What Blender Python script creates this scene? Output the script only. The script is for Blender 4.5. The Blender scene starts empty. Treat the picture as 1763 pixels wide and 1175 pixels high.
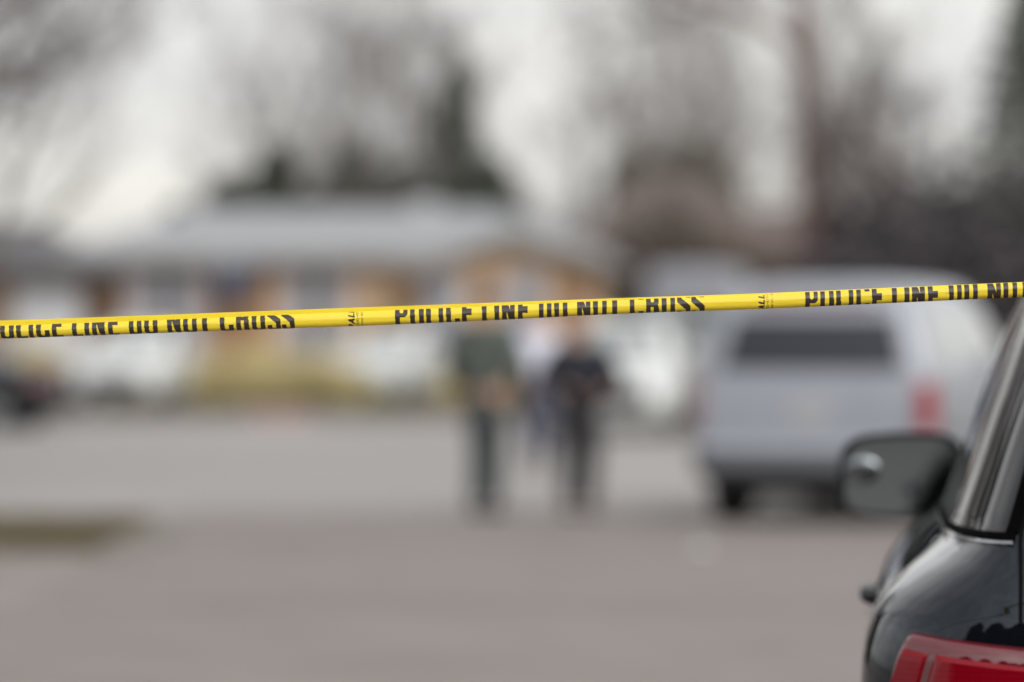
import bpy, bmesh, math, random
import numpy as np
from mathutils import Vector, Matrix

rad = math.radians
sc = bpy.context.scene
COL = sc.collection

# ---------------------------------------------------------------- camera
CAM_H = 1.55
FOC = 135.0
FPX = 1763 * FOC / 36.0            # focal length in photograph pixels
HORIZON = 565.0
cam_d = bpy.data.cameras.new("camera")
cam = bpy.data.objects.new("camera", cam_d)
COL.objects.link(cam)
cam.location = (0, 0, CAM_H)
cam_d.lens = FOC
cam_d.sensor_width = 36
cam_d.clip_start = 0.1
cam_d.clip_end = 5000
cam.rotation_euler = (rad(90) - math.atan((587.5 - HORIZON) / FPX), 0, 0)
cam_d.dof.use_dof = True
cam_d.dof.focus_distance = 7.5
cam_d.dof.aperture_fstop = 1.35
cam_d.dof.aperture_blades = 0
sc.camera = cam


def W(px, py, Y):
    """world point seen at photograph pixel (px, py) at distance Y"""
    return Vector(((px - 881.5) / FPX * Y, Y, CAM_H - (py - HORIZON) / FPX * Y))


# ---------------------------------------------------------------- world, sun, exposure
SUN_EL, SUN_AZ = 40, 150          # azimuth clockwise from +Y
world = bpy.data.worlds.new("World")
sc.world = world
world.use_nodes = True
nt = world.node_tree
nt.nodes.clear()
wo = nt.nodes.new("ShaderNodeOutputWorld")
bg = nt.nodes.new("ShaderNodeBackground")
bg.inputs["Strength"].default_value = 0.15
sky = nt.nodes.new("ShaderNodeTexSky")
sky.sky_type = 'NISHITA'
sky.sun_disc = False
sky.sun_elevation = rad(SUN_EL)
sky.sun_rotation = rad(SUN_AZ)
sky.dust_density = 1.5
hs = nt.nodes.new("ShaderNodeHueSaturation")
hs.inputs["Saturation"].default_value = 0.10
tc = nt.nodes.new("ShaderNodeTexCoord")
mp = nt.nodes.new("ShaderNodeMapping")
mp.inputs["Scale"].default_value = (7, 7, 16)
ns = nt.nodes.new("ShaderNodeTexNoise")
ns.inputs["Scale"].default_value = 1.0
ns.inputs["Detail"].default_value = 3
cr = nt.nodes.new("ShaderNodeValToRGB")
cr.color_ramp.elements[0].position = 0.32
cr.color_ramp.elements[0].color = (0.80, 0.80, 0.82, 1)
cr.color_ramp.elements[1].position = 0.68
cr.color_ramp.elements[1].color = (1.15, 1.12, 1.07, 1)
mx = nt.nodes.new("ShaderNodeMix")
mx.data_type = 'RGBA'
mx.blend_type = 'MULTIPLY'
mx.inputs["Factor"].default_value = 1.0
nt.links.new(sky.outputs[0], hs.inputs["Color"])
nt.links.new(tc.outputs["Generated"], mp.inputs[0])
nt.links.new(mp.outputs[0], ns.inputs["Vector"])
nt.links.new(ns.outputs["Fac"], cr.inputs[0])
nt.links.new(hs.outputs[0], mx.inputs["A"])
nt.links.new(cr.outputs[0], mx.inputs["B"])
# an overcast is brightest overhead
sx = nt.nodes.new("ShaderNodeSeparateXYZ")
el = nt.nodes.new("ShaderNodeValToRGB")
for e_, (p_, c_) in zip((el.color_ramp.elements[0], el.color_ramp.elements.new(.10), el.color_ramp.elements.new(.20), el.color_ramp.elements.new(.45), el.color_ramp.elements[-1]), ((0, .92), (.09, .86), (.20, 1.35), (.45, 1.6), (1.0, 2.3))):
    e_.position = p_
    e_.color = (c_, c_ * .995, c_ * .985, 1)
mx2 = nt.nodes.new("ShaderNodeMix")
mx2.data_type = 'RGBA'
mx2.blend_type = 'MULTIPLY'
mx2.inputs["Factor"].default_value = 1.0
nt.links.new(tc.outputs["Generated"], sx.inputs[0])
nt.links.new(sx.outputs["Z"], el.inputs[0])
nt.links.new(mx.outputs["Result"], mx2.inputs["A"])
nt.links.new(el.outputs[0], mx2.inputs["B"])
nt.links.new(mx2.outputs["Result"], bg.inputs["Color"])
nt.links.new(bg.outputs[0], wo.inputs[0])

sun_d = bpy.data.lights.new("sun", 'SUN')
sun_d.energy = 0.6
sun_d.angle = rad(25)
sun_d.color = (1.0, 0.96, 0.90)
sun = bpy.data.objects.new("sun", sun_d)
COL.objects.link(sun)
az = rad(SUN_AZ)
to_sun = Vector((math.sin(az) * math.cos(rad(SUN_EL)), math.cos(az) * math.cos(rad(SUN_EL)), math.sin(rad(SUN_EL))))
sun.rotation_euler = to_sun.to_track_quat('Z', 'Y').to_euler()

sc.view_settings.view_transform = 'Standard'
sc.view_settings.look = 'None'
sc.view_settings.exposure = 0.34
sc.view_settings.gamma = 1.0
sc.render.engine = 'CYCLES'
sc.cycles.use_denoising = True
sc.cycles.max_bounces = 6
sc.cycles.diffuse_bounces = 3
sc.cycles.glossy_bounces = 3

# ---------------------------------------------------------------- materials


def mat(name, col, rough=0.6, metal=0.0, coat=0.0, spec=0.5, var=None, scale=4.0, bump=0.0, bscale=40.0,
        stretch=(1, 1, 1), sheen=0.0):
    m = bpy.data.materials.new(name)
    m.use_nodes = True
    t = m.node_tree
    b = t.nodes["Principled BSDF"]
    b.inputs["Base Color"].default_value = (*col, 1)
    b.inputs["Roughness"].default_value = rough
    b.inputs["Metallic"].default_value = metal
    b.inputs["Coat Weight"].default_value = coat
    b.inputs["Coat Roughness"].default_value = 0.03
    b.inputs["Specular IOR Level"].default_value = spec
    b.inputs["Sheen Weight"].default_value = sheen
    c = t.nodes.new("ShaderNodeTexCoord")
    mp = t.nodes.new("ShaderNodeMapping")
    mp.inputs["Scale"].default_value = stretch
    t.links.new(c.outputs["Object"], mp.inputs[0])
    if var:
        n = t.nodes.new("ShaderNodeTexNoise")
        n.inputs["Scale"].default_value = scale
        n.inputs["Detail"].default_value = 6
        r = t.nodes.new("ShaderNodeValToRGB")
        r.color_ramp.elements[0].position = 0.33
        r.color_ramp.elements[1].position = 0.67
        r.color_ramp.elements[0].color = (*col, 1)
        r.color_ramp.elements[1].color = (*var, 1)
        t.links.new(mp.outputs[0], n.inputs["Vector"])
        t.links.new(n.outputs["Fac"], r.inputs[0])
        t.links.new(r.outputs[0], b.inputs["Base Color"])
    if bump:
        n2 = t.nodes.new("ShaderNodeTexNoise")
        n2.inputs["Scale"].default_value = bscale
        n2.inputs["Detail"].default_value = 4
        bp = t.nodes.new("ShaderNodeBump")
        bp.inputs["Strength"].default_value = bump
        bp.inputs["Distance"].default_value = 0.01
        t.links.new(mp.outputs[0], n2.inputs["Vector"])
        t.links.new(n2.outputs["Fac"], bp.inputs["Height"])
        t.links.new(bp.outputs[0], b.inputs["Normal"])
    return m


def brick_mat(name, c1, c2, mortar, scale=1.0):
    m = mat(name, c1, 0.85)
    t = m.node_tree
    b = t.nodes["Principled BSDF"]
    c = t.nodes.new("ShaderNodeTexCoord")
    sp = t.nodes.new("ShaderNodeSeparateXYZ")
    ad = t.nodes.new("ShaderNodeMath")
    ad.operation = 'ADD'
    cb = t.nodes.new("ShaderNodeCombineXYZ")
    k = t.nodes.new("ShaderNodeTexBrick")
    k.inputs["Color1"].default_value = (*c1, 1)
    k.inputs["Color2"].default_value = (*c2, 1)
    k.inputs["Mortar"].default_value = (*mortar, 1)
    k.inputs["Scale"].default_value = scale
    k.inputs["Brick Width"].default_value = 0.22
    k.inputs["Row Height"].default_value = 0.075
    k.inputs["Mortar Size"].default_value = 0.008
    t.links.new(c.outputs["Object"], sp.inputs[0])
    t.links.new(sp.outputs["X"], ad.inputs[0])
    t.links.new(sp.outputs["Y"], ad.inputs[1])
    t.links.new(ad.outputs[0], cb.inputs["X"])
    t.links.new(sp.outputs["Z"], cb.inputs["Y"])
    t.links.new(cb.outputs[0], k.inputs["Vector"])
    t.links.new(k.outputs["Color"], b.inputs["Base Color"])
    return m


def shingle_mat(name, c1, c2):
    m = brick_mat(name, c1, c2, tuple(x * 0.7 for x in c1), 1.0)
    for n in m.node_tree.nodes:
        if n.type == 'TEX_BRICK':
            n.inputs["Brick Width"].default_value = 0.35
            n.inputs["Row Height"].default_value = 0.09
    return m


M = dict(
    asphalt=mat("road_asphalt", (0.170, 0.149, 0.139), 0.9, var=(0.198, 0.176, 0.165), scale=1.1, bump=0.5, bscale=60),
    concrete=mat("road_concrete", (0.235, 0.224, 0.215), 0.9, var=(0.285, 0.272, 0.262), scale=0.35, bump=0.3, bscale=40),
    drive=mat("worn_drive_asphalt", (0.178, 0.158, 0.149), 0.9, var=(0.22, 0.198, 0.187), scale=0.8, bump=0.3, bscale=40),
    kerb=mat("kerb_concrete", (0.21, 0.195, 0.18), 0.9, var=(0.17, 0.157, 0.143), scale=3),
    kerbred=mat("kerb_red_paint", (0.42, 0.22, 0.21), 0.8, var=(0.40, 0.30, 0.28), scale=5),
    soil=mat("dry_ground", (0.17, 0.15, 0.10), 0.95, var=(0.12, 0.11, 0.07), scale=0.3),
    lawn=mat("dry_lawn", (0.13, 0.108, 0.075), 0.95, var=(0.095, 0.082, 0.053), scale=1.2, bump=0.6, bscale=50),
    grass=mat("dry_grass_blade", (0.15, 0.122, 0.08), 0.9, var=(0.10, 0.085, 0.05), scale=2.5),
    bark=mat("bark", (0.095, 0.080, 0.075), 0.9, var=(0.14, 0.115, 0.105), scale=6, bump=0.8, bscale=25, stretch=(1, 1, .25)),
    twig=mat("twig_bark", (0.115, 0.10, 0.098), 0.9, var=(0.16, 0.14, 0.135), scale=3),
    redbark=mat("reddish_bark", (0.115, 0.075, 0.065), 0.9, var=(0.16, 0.105, 0.09), scale=6, bump=0.8, bscale=25, stretch=(1, 1, .25)),
    everg=mat("evergreen_leaf", (0.040, 0.048, 0.034), 0.8, var=(0.075, 0.080, 0.058), scale=1.5),
    darkgreen=mat("dark_green_leaf", (0.055, 0.060, 0.034), 0.8, var=(0.095, 0.095, 0.055), scale=1.2),
    purplish=mat("winter_shrub_leaf", (0.050, 0.044, 0.050), 0.8, var=(0.085, 0.075, 0.080), scale=1.2),
    khaki=mat("khaki_shrub_leaf", (0.60, 0.52, 0.28), 0.85, var=(0.50, 0.43, 0.22), scale=1.0),
    olive=mat("olive_shrub_leaf", (0.21, 0.195, 0.09), 0.85, var=(0.27, 0.24, 0.12), scale=1.0),
    roofgrey=shingle_mat("pale_grey_shingles", (0.25, 0.26, 0.272), (0.30, 0.31, 0.322)),
    roofmid=shingle_mat("mid_grey_shingles", (0.20, 0.20, 0.205), (0.25, 0.245, 0.25)),
    roofdark=shingle_mat("dark_shingles", (0.075, 0.075, 0.08), (0.10, 0.10, 0.105)),
    roofbrown=shingle_mat("brown_shingles", (0.098, 0.076, 0.068), (0.125, 0.097, 0.088)),
    tanbrick=brick_mat("tan_brick", (0.62, 0.43, 0.285), (0.55, 0.375, 0.25), (0.56, 0.46, 0.37)),
    brownbrick=brick_mat("brown_brick", (0.24, 0.15, 0.09), (0.20, 0.12, 0.075), (0.25, 0.2, 0.16)),
    darkbrick=brick_mat("dark_brown_brick", (0.10, 0.085, 0.078), (0.12, 0.10, 0.09), (0.12, 0.11, 0.1)),
    wood=mat("ochre_wood", (0.52, 0.37, 0.22), 0.7, var=(0.46, 0.31, 0.18), scale=4, stretch=(1, 1, .2)),
    orangewood=mat("orange_brown_wood", (0.33, 0.19, 0.10), 0.7, var=(0.27, 0.155, 0.08), scale=4, stretch=(1, 1, .2)),
    fascia=mat("grey_fascia", (0.24, 0.235, 0.235), 0.6, var=(0.28, 0.275, 0.275), scale=3),
    white=mat("white_trim", (0.50, 0.51, 0.535), 0.55, var=(0.56, 0.57, 0.60), scale=2),
    shutter=mat("pale_shutter", (0.38, 0.36, 0.38), 0.6, var=(0.34, 0.32, 0.34), scale=2),
    pane=mat("window_glass", (0.06, 0.065, 0.08), 0.08, spec=0.7),
    bluepane=mat("curtained_window_glass", (0.24, 0.255, 0.30), 0.12, spec=0.6),
    flag=mat("dark_blue_cloth", (0.06, 0.07, 0.105), 0.8, var=(0.075, 0.085, 0.12), scale=6),
    black=mat("black_car_paint", (0.004, 0.0045, 0.0065), 0.02, spec=0.5),
    silver=mat("silver_car_paint", (0.255, 0.275, 0.31), 0.38, metal=0.15, coat=0.35),
    silverlow=mat("shaded_silver_bumper", (0.15, 0.16, 0.18), 0.4, metal=0.3, coat=0.5),  # darker than the body: shading of the lower rear put into the colour
    whitepaint=mat("white_car_paint", (0.55, 0.57, 0.565), 0.35, coat=0.2),
    vanshade=mat("shaded_van_paint", (0.22, 0.228, 0.255), 0.45, spec=0.3),  # white van kept grey: its shade is put into the paint colour
    darkpaint=mat("charcoal_car_paint", (0.010, 0.011, 0.013), 0.35, spec=.3),
    glass=mat("tinted_car_glass", (0.008, 0.009, 0.011), 0.02, spec=0.55),
    greyglass=mat("rear_car_glass", (0.028, 0.030, 0.040), 0.25, spec=0.25),
    paleglass=mat("sky_tinted_car_glass", (0.20, 0.22, 0.22), 0.06, coat=1.0, spec=0.8),  # pale base colour stands in for sky reflected in the panes
    mirror=mat("dark_reflection_mirror_glass", (0.34, 0.40, 0.415), 0.04, metal=1.0),  # dark tint stands in for the dark surroundings the glass would reflect
    convex=mat("convex_mirror_glass", (0.27, 0.295, 0.31), 0.22, metal=1.0),
    chrome=mat("chrome_metal", (0.40, 0.41, 0.43), 0.15, metal=1.0),
    rubber=mat("tyre_rubber", (0.018, 0.018, 0.019), 0.85),
    plastic=mat("black_plastic", (0.014, 0.014, 0.016), 0.5),
    satin=mat("satin_black_plastic", (0.012, 0.013, 0.016), 0.35),
    gap=mat("panel_gap", (0.002, 0.002, 0.002), 0.9, spec=0.1),
    rim=mat("alloy_rim", (0.42, 0.43, 0.45), 0.3, metal=1.0),
    redlens=mat("red_lamp_lens", (0.20, 0.001, 0.008), 0.08, spec=0.3),
    suvred=mat("translucent_red_lamp_lens", (0.22, 0.012, 0.020), 0.4, spec=0.25),
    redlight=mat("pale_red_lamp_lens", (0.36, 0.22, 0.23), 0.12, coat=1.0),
    deepred=mat("deep_red_lamp_lens", (0.10, 0.002, 0.008), 0.05, spec=1.0),
    clearlens=mat("clear_lamp_lens", (0.40, 0.41, 0.43), 0.15, coat=0.3),
    amber=mat("amber_lamp_lens", (0.45, 0.16, 0.03), 0.15, coat=1.0),
    plate=mat("plate_white", (0.32, 0.32, 0.33), 0.4),
    skin=mat("skin", (0.42, 0.25, 0.18), 0.6, var=(0.38, 0.22, 0.155), scale=9),
    hairdark=mat("dark_hair", (0.03, 0.022, 0.018), 0.7, var=(0.05, 0.035, 0.028), scale=40),
    hairbrown=mat("brown_hair", (0.11, 0.07, 0.045), 0.7, var=(0.08, 0.05, 0.03), scale=40),
    greenshirt=mat("grey_green_cloth", (0.080, 0.097, 0.084), 0.85, var=(0.064, 0.078, 0.070), scale=7, bump=0.3, bscale=20),
    greentrou=mat("dark_green_grey_cloth", (0.040, 0.050, 0.050), 0.85, var=(0.05, 0.06, 0.06), scale=7, bump=0.3, bscale=20),
    navy=mat("navy_cloth", (0.006, 0.008, 0.015), 0.85, var=(0.009, 0.012, 0.02), scale=7, bump=0.3, bscale=20),
    vest=mat("dark_brown_cloth", (0.035, 0.026, 0.022), 0.85, var=(0.045, 0.034, 0.03), scale=7),
    chartrou=mat("charcoal_cloth", (0.020, 0.019, 0.022), 0.85, var=(0.028, 0.027, 0.030), scale=7, bump=0.3, bscale=20),
    whiteshirt=mat("pale_lilac_cloth", (0.60, 0.61, 0.70), 0.85, var=(0.55, 0.56, 0.65), scale=7, bump=0.3, bscale=20),
    navytrou=mat("dark_blue_cloth_trousers", (0.035, 0.042, 0.075), 0.85, var=(0.045, 0.052, 0.085), scale=7),
    shoe=mat("black_shoe_leather", (0.02, 0.02, 0.021), 0.5),
    paper=mat("crumpled_paper", (0.5, 0.49, 0.48), 0.8),
)

M['black'].node_tree.nodes['Principled BSDF'].inputs['Specular Tint'].default_value = (.78, .88, 1, 1)

# moulded ribs of the lamp lens
_t = M["redlens"].node_tree
_b = _t.nodes["Principled BSDF"]
_w = _t.nodes.new("ShaderNodeTexWave")
_w.bands_direction = 'Z'
_w.inputs["Scale"].default_value = 26
_w.inputs["Distortion"].default_value = 0.6
_r = _t.nodes.new("ShaderNodeValToRGB")
_r.color_ramp.elements[0].color = (0.165, 0.001, 0.007, 1)
_r.color_ramp.elements[1].color = (0.20, 0.0014, 0.008, 1)
_c = [n for n in _t.nodes if n.type == 'TEX_COORD'][0]
_t.links.new(_c.outputs["Object"], _w.inputs["Vector"])
_t.links.new(_w.outputs["Fac"], _r.inputs[0])
_t.links.new(_r.outputs[0], _b.inputs["Base Color"])

# ---------------------------------------------------------------- helpers


def tag(o, label=None, cat=None, group=None, kind=None):
    if label: o["label"] = label
    if cat: o["category"] = cat
    if group: o["group"] = group
    if kind: o["kind"] = kind
    return o


def empty(name, loc=(0, 0, 0), rz=0.0):
    o = bpy.data.objects.new(name, None)
    o.empty_display_size = 0.3
    COL.objects.link(o)
    o.location = loc
    o.rotation_euler = (0, 0, rz)
    return o


def link_mesh(name, me, m, parent=None, smooth=False):
    if m is not None and not me.materials:
        me.materials.append(m)
    if smooth:
        me.polygons.foreach_set("use_smooth", [True] * len(me.polygons))
    o = bpy.data.objects.new(name, me)
    COL.objects.link(o)
    if parent: o.parent = parent
    return o


def copy_tree(o, parent=None):
    c = o.copy()
    COL.objects.link(c)
    c.parent = parent
    for ch in list(o.children):
        copy_tree(ch, c)
    return c


class MB:
    def __init__(s):
        s.v, s.f = [], []

    def add(s, vs, fs):
        n = len(s.v)
        s.v += [tuple(p) for p in vs]
        s.f += [tuple(i + n for i in f) for f in fs]
        return s

    def box(s, x0, x1, y0, y1, z0, z1):
        return s.add([(x0, y0, z0), (x1, y0, z0), (x1, y1, z0), (x0, y1, z0), (x0, y0, z1), (x1, y0, z1), (x1, y1, z1), (x0, y1, z1)],
                     [(0, 3, 2, 1), (4, 5, 6, 7), (0, 1, 5, 4), (1, 2, 6, 5), (2, 3, 7, 6), (3, 0, 4, 7)])

    def prism(s, poly, d):
        """poly: 3-D points of a planar outline, d: extrusion vector"""
        n = len(poly)
        d = Vector(d)
        a = [Vector(p) for p in poly]
        return s.add(a + [p + d for p in a], [tuple(range(n - 1, -1, -1)), tuple(range(n, 2 * n))] +
                     [(i, (i + 1) % n, n + (i + 1) % n, n + i) for i in range(n)])

    def tube(s, pts, rs, n=8, cap=True):
        pts = [Vector(p) for p in pts]
        rings = []
        for i, p in enumerate(pts):
            d = (pts[min(i + 1, len(pts) - 1)] - pts[max(i - 1, 0)]).normalized()
            a = d.orthogonal().normalized() if i == 0 else (rings_a - d * rings_a.dot(d)).normalized()
            rings_a = a
            b = d.cross(a)
            rings.append([p + (a * math.cos(2 * math.pi * k / n) + b * math.sin(2 * math.pi * k / n)) * rs[i] for k in range(n)])
        vs = [q for r in rings for q in r]
        fs = [(i * n + k, i * n + (k + 1) % n, (i + 1) * n + (k + 1) % n, (i + 1) * n + k) for i in range(len(pts) - 1) for k in range(n)]
        if cap:
            fs += [tuple(range(n - 1, -1, -1)), tuple((len(pts) - 1) * n + k for k in range(n))]
        return s.add(vs, fs)

    def lathe_x(s, prof, cx, cy, cz, n=32):
        """profile of (x, r) revolved round the x axis"""
        vs, fs = [], []
        for x, r in prof:
            vs += [(cx + x, cy + r * math.cos(2 * math.pi * k / n), cz + r * math.sin(2 * math.pi * k / n)) for k in range(n)]
        for i in range(len(prof) - 1):
            fs += [(i * n + k, i * n + (k + 1) % n, (i + 1) * n + (k + 1) % n, (i + 1) * n + k) for k in range(n)]
        return s.add(vs, fs)

    def grid(s, rows):
        nr, nc = len(rows), len(rows[0])
        return s.add([p for r in rows for p in r],
                     [(i * nc + j, i * nc + j + 1, (i + 1) * nc + j + 1, (i + 1) * nc + j) for i in range(nr - 1) for j in range(nc - 1)])

    def build(s, name, m, parent=None, smooth=False, bevel=0.0):
        me = bpy.data.meshes.new(name)
        me.from_pydata(s.v, [], s.f)
        me.update()
        bm = bmesh.new()
        bm.from_mesh(me)
        bmesh.ops.recalc_face_normals(bm, faces=bm.faces)
        bm.to_mesh(me)
        bm.free()
        o = link_mesh(name, me, m, parent, smooth)
        if bevel:
            b = o.modifiers.new("edges", 'BEVEL')
            b.width = bevel
            b.segments = 2
            b.limit_method = 'ANGLE'
        return o


def fast_mesh(name, V, F):
    """V (n,3) and F (m,k) numpy arrays"""
    me = bpy.data.meshes.new(name)
    V = np.asarray(V, dtype=np.float32)
    F = np.asarray(F, dtype=np.int32)
    k = F.shape[1]
    me.vertices.add(len(V))
    me.vertices.foreach_set("co", V.ravel())
    me.loops.add(F.size)
    me.loops.foreach_set("vertex_index", F.ravel())
    me.polygons.add(len(F))
    me.polygons.foreach_set("loop_start", np.arange(0, F.size, k, dtype=np.int32))
    me.polygons.foreach_set("loop_total", np.full(len(F), k, dtype=np.int32))
    me.update(calc_edges=True)
    return me


# ---------------------------------------------------------------- ground, roads, lawns
def sheet(name, poly, z, m, kind='structure'):
    mb = MB()
    mb.add([(x, y, z) for x, y in poly], [tuple(range(len(poly)))])
    o = mb.build(name, m)
    return tag(o, kind=kind)


def slab(name, poly, z0, z1, m):
    mb = MB().prism([(x, y, z0) for x, y in poly], (0, 0, z1 - z0))
    return tag(mb.build(name, m), kind='structure')


sheet("ground", [(-1500, -200), (1500, -200), (1500, 2500), (-1500, 2500)], -0.02, M["soil"])
sheet("road", [(-40, -30), (40, -30), (40, 32.0), (-40, 32.4)], -0.004, M["asphalt"])
sheet("cross_road", [(-300, 32.4), (-40, 32.4), (40, 32.0), (300, 32.0), (300, 64.2), (-300, 64.2)], -0.004, M["concrete"])
seam = mat("crack_sealant", (0.125, 0.11, 0.103), 0.7)
def seam_line(pts, w):
    L, Rr = [], []
    for i, (x, y) in enumerate(pts):
        a, b = pts[max(i - 1, 0)], pts[min(i + 1, len(pts) - 1)]
        dx, dy = b[0] - a[0], b[1] - a[1]
        l = math.hypot(dx, dy)
        L.append((x - dy / l * w, y + dx / l * w)); Rr.append((x + dy / l * w, y - dx / l * w))
    mb = MB()
    for i in range(len(pts) - 1):
        mb.add([(*L[i], .0), (*Rr[i], .0), (*Rr[i + 1], .0), (*L[i + 1], .0)], [(0, 1, 2, 3)])
    tag(mb.build("road_crack_seal", seam), kind='structure')
RS = random.Random(8)
for y0 in (21.5, 28.0):
    seam_line([(x * .5, y0 + .25 * math.sin(x * .7 + y0) + RS.uniform(-.06, .06)) for x in range(-5, 16)], .035)
seam_line([(x, 44 + RS.uniform(-.1, .1)) for x in range(-14, 16)], .05)
# corner lawn with its kerb and drive on the left
lawn_poly = [(-12, 26.3), (-2.85, 26.3)] + [(-3.55 + 0.9 * math.sin(a) , 29.6 + 1.4 * (1 - math.cos(a)) ) for a in []] + \
            [(-2.7, 27.5), (-2.65, 28.8), (-2.78, 29.8), (-3.05, 30.5), (-3.6, 30.9), (-4.4, 31.1), (-12, 31.2)]
slab("corner_lawn", lawn_poly, -0.01, 0.05, M["lawn"])
kp = lawn_poly[1:-1]
cx, cy = -6.0, 28.7
outer = [(x + 0.15 * (1 if x > -4 else 0.3) * (x - cx) / math.hypot(x - cx, (y - cy)) * 1.0, y + 0.15 * (y - cy) / math.hypot(x - cx, y - cy)) for x, y in kp]
kv = []
mbk = MB()
for i in range(len(kp) - 1):
    a, b, c, d = kp[i], kp[i + 1], outer[i + 1], outer[i]
    mbk.prism([(a[0] + .002, a[1], -.01), (b[0] + .002, b[1], -.01), (c[0], c[1], -.01), (d[0], d[1], -.01)], (0, 0, 0.062))
tag(mbk.build("kerb", M["kerb"]), kind='structure')
sheet("driveway", [(-12, 20.5), (-2.75, 20.5), (-2.75, 26.1), (-12, 26.1)], 0.0, M["drive"])

# far kerb, front lawns and paths
slab("far_kerb", [(-200, 64.2), (200, 64.2), (200, 64.4), (-200, 64.4)], -0.01, 0.13, M["kerb"])
slab("front_lawn", [(-300, 64.4), (300, 64.4), (300, 200), (-300, 200)], -0.01, 0.115, M["lawn"])
slab("kerb_red_marking", [(-4.35, 64.19), (-3.35, 64.19), (-3.35, 64.39), (-4.35, 64.39)], -0.008, 0.134, M["kerbred"])
sheet("garage_drive", [(-10.9, 64.4), (-7.4, 64.4), (-7.4, 77.8), (-10.9, 77.8)], 0.119, M["concrete"])

# short dry grass blades on the corner lawn
rng = np.random.default_rng(5)


def grass_blades(name, n, xr, yr, z, hmin, hmax, m):
    b = np.stack([rng.uniform(*xr, n), rng.uniform(*yr, n), np.full(n, z)], 1)
    a = rng.uniform(0, 2 * np.pi, n)
    h = rng.uniform(hmin, hmax, n)
    w = 0.012
    d = np.stack([np.cos(a) * w, np.sin(a) * w, np.zeros(n)], 1)
    lean = np.stack([rng.normal(0, .03, n), rng.normal(0, .03, n), h], 1)
    V = np.stack([b - d, b + d, b + lean], 1).reshape(-1, 3)
    F = np.arange(3 * n).reshape(-1, 3)
    o = link_mesh(name, fast_mesh(name, V, F), m)
    return tag(o, kind='stuff')


grass_blades("grass", 24000, (-7.5, -2.85), (26.4, 30.2), 0.048, .03, .07, M["grass"])

# ---------------------------------------------------------------- trees and plants


def segs_to_mesh(name, S, n=3):
    S = np.asarray(S, dtype=np.float64)
    p0, p1, r0, r1 = S[:, 0:3], S[:, 3:6], S[:, 6], S[:, 7]
    d = p1 - p0
    d /= np.linalg.norm(d, axis=1, keepdims=True) + 1e-9
    ref = np.where(np.abs(d[:, 2:3]) > 0.9, np.array([[1., 0, 0]]), np.array([[0, 0, 1.]]))
    a = np.cross(d, ref)
    a /= np.linalg.norm(a, axis=1, keepdims=True) + 1e-9
    b = np.cross(d, a)
    V = []
    for p, r in ((p0, r0), (p1, r1)):
        for k in range(n):
            t = 2 * math.pi * k / n
            V.append(p + (a * math.cos(t) + b * math.sin(t)) * r[:, None])
    V = np.stack(V, 1)
    N = len(S)
    base = (np.arange(N) * 2 * n)[:, None]
    F = np.concatenate([base + np.array([[k, (k + 1) % n, n + (k + 1) % n, n + k]]) for k in range(n)], 0)
    return fast_mesh(name, V.reshape(-1, 3), F)


def grow(seed, H, r0, fork=0.28, spread=1.0, limbs=9, kids=(6, 6, 5), lens=(0.42, 0.5, 0.5, 0.5), lean=0.0, up=0.35, twig=0.007):
    """a leafless tree: returns (thick segments, thin segments)"""
    R = random.Random(seed)
    thick, thin = [], []

    def branch(p, d, L, r, lev):
        nseg = 4 if lev < 2 else (3 if lev == 2 else 2)
        pts = [(p.copy(), r)]
        for i in range(nseg):
            d = (d + Vector((R.gauss(0, .16), R.gauss(0, .16), R.gauss(0, .12) + (up * .3 if lev else .15)))).normalized()
            q = p + d * (L / nseg)
            rr = max(twig * .7, r * (1 - .6 * (i + 1) / nseg))
            (thick if lev < 2 else thin).append((*p, *q, pts[-1][1], rr))
            p = q
            pts.append((p.copy(), rr))
        if lev > len(kids):
            return
        n = limbs if lev == 0 else kids[lev - 1]
        for k in range(n):
            t = (fork + (1 - fork) * (k + R.random()) / n) if lev == 0 else (.2 + .8 * (k + R.random()) / n)
            f = min(t, .999) * nseg
            i = int(f)
            a, b = pts[i], pts[i + 1]
            q = a[0].lerp(b[0], f - i)
            rr = a[1] + (b[1] - a[1]) * (f - i)
            ax = (b[0] - a[0]).normalized()
            ort = ax.orthogonal().normalized()
            ort = Matrix.Rotation(R.uniform(0, 2 * math.pi), 3, ax) @ ort
            ang = rad(R.uniform(28, 62)) * spread
            nd = ax * math.cos(ang) + ort * math.sin(ang)
            if lev > 0: nd.z += up * R.random()
            branch(q, nd.normalized(), L * lens[lev] * R.uniform(.7, 1.25) * (1.15 - .45 * t), max(twig, rr * R.uniform(.42, .66)), lev + 1)

    branch(Vector((0, 0, -0.15)), Vector((lean, 0, 1)).normalized(), H, r0, 0)
    return thick, thin


def bare_tree(seed, H, r0, bark, label, group, **kw):
    th, tn = grow(seed, H, r0, **kw)
    root = empty("bare_tree")
    tag(root, label, "tree", group)
    link_mesh("trunk", segs_to_mesh("trunk", th, 7), bark, root, True)
    link_mesh("crown", segs_to_mesh("crown", tn, 3), M["twig"], root)
    return root


def leaf_mesh(name, n, size, fn, seed=1):
    """n small leaf clump faces; fn(rng, n) gives their centres"""
    R = np.random.default_rng(seed)
    C = fn(R, n)
    n = len(C)
    a = R.normal(size=(n, 3)); a /= np.linalg.norm(a, axis=1, keepdims=True)
    b = R.normal(size=(n, 3)); b -= a * (a * b).sum(1, keepdims=True); b /= np.linalg.norm(b, axis=1, keepdims=True)
    s = size * R.uniform(.5, 1.4, (n, 1))
    V = np.stack([C - a * s, C + b * s * .6, C + a * s, C - b * s * .6], 1).reshape(-1, 3)
    return fast_mesh(name, V, np.arange(4 * n).reshape(-1, 4))


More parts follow.
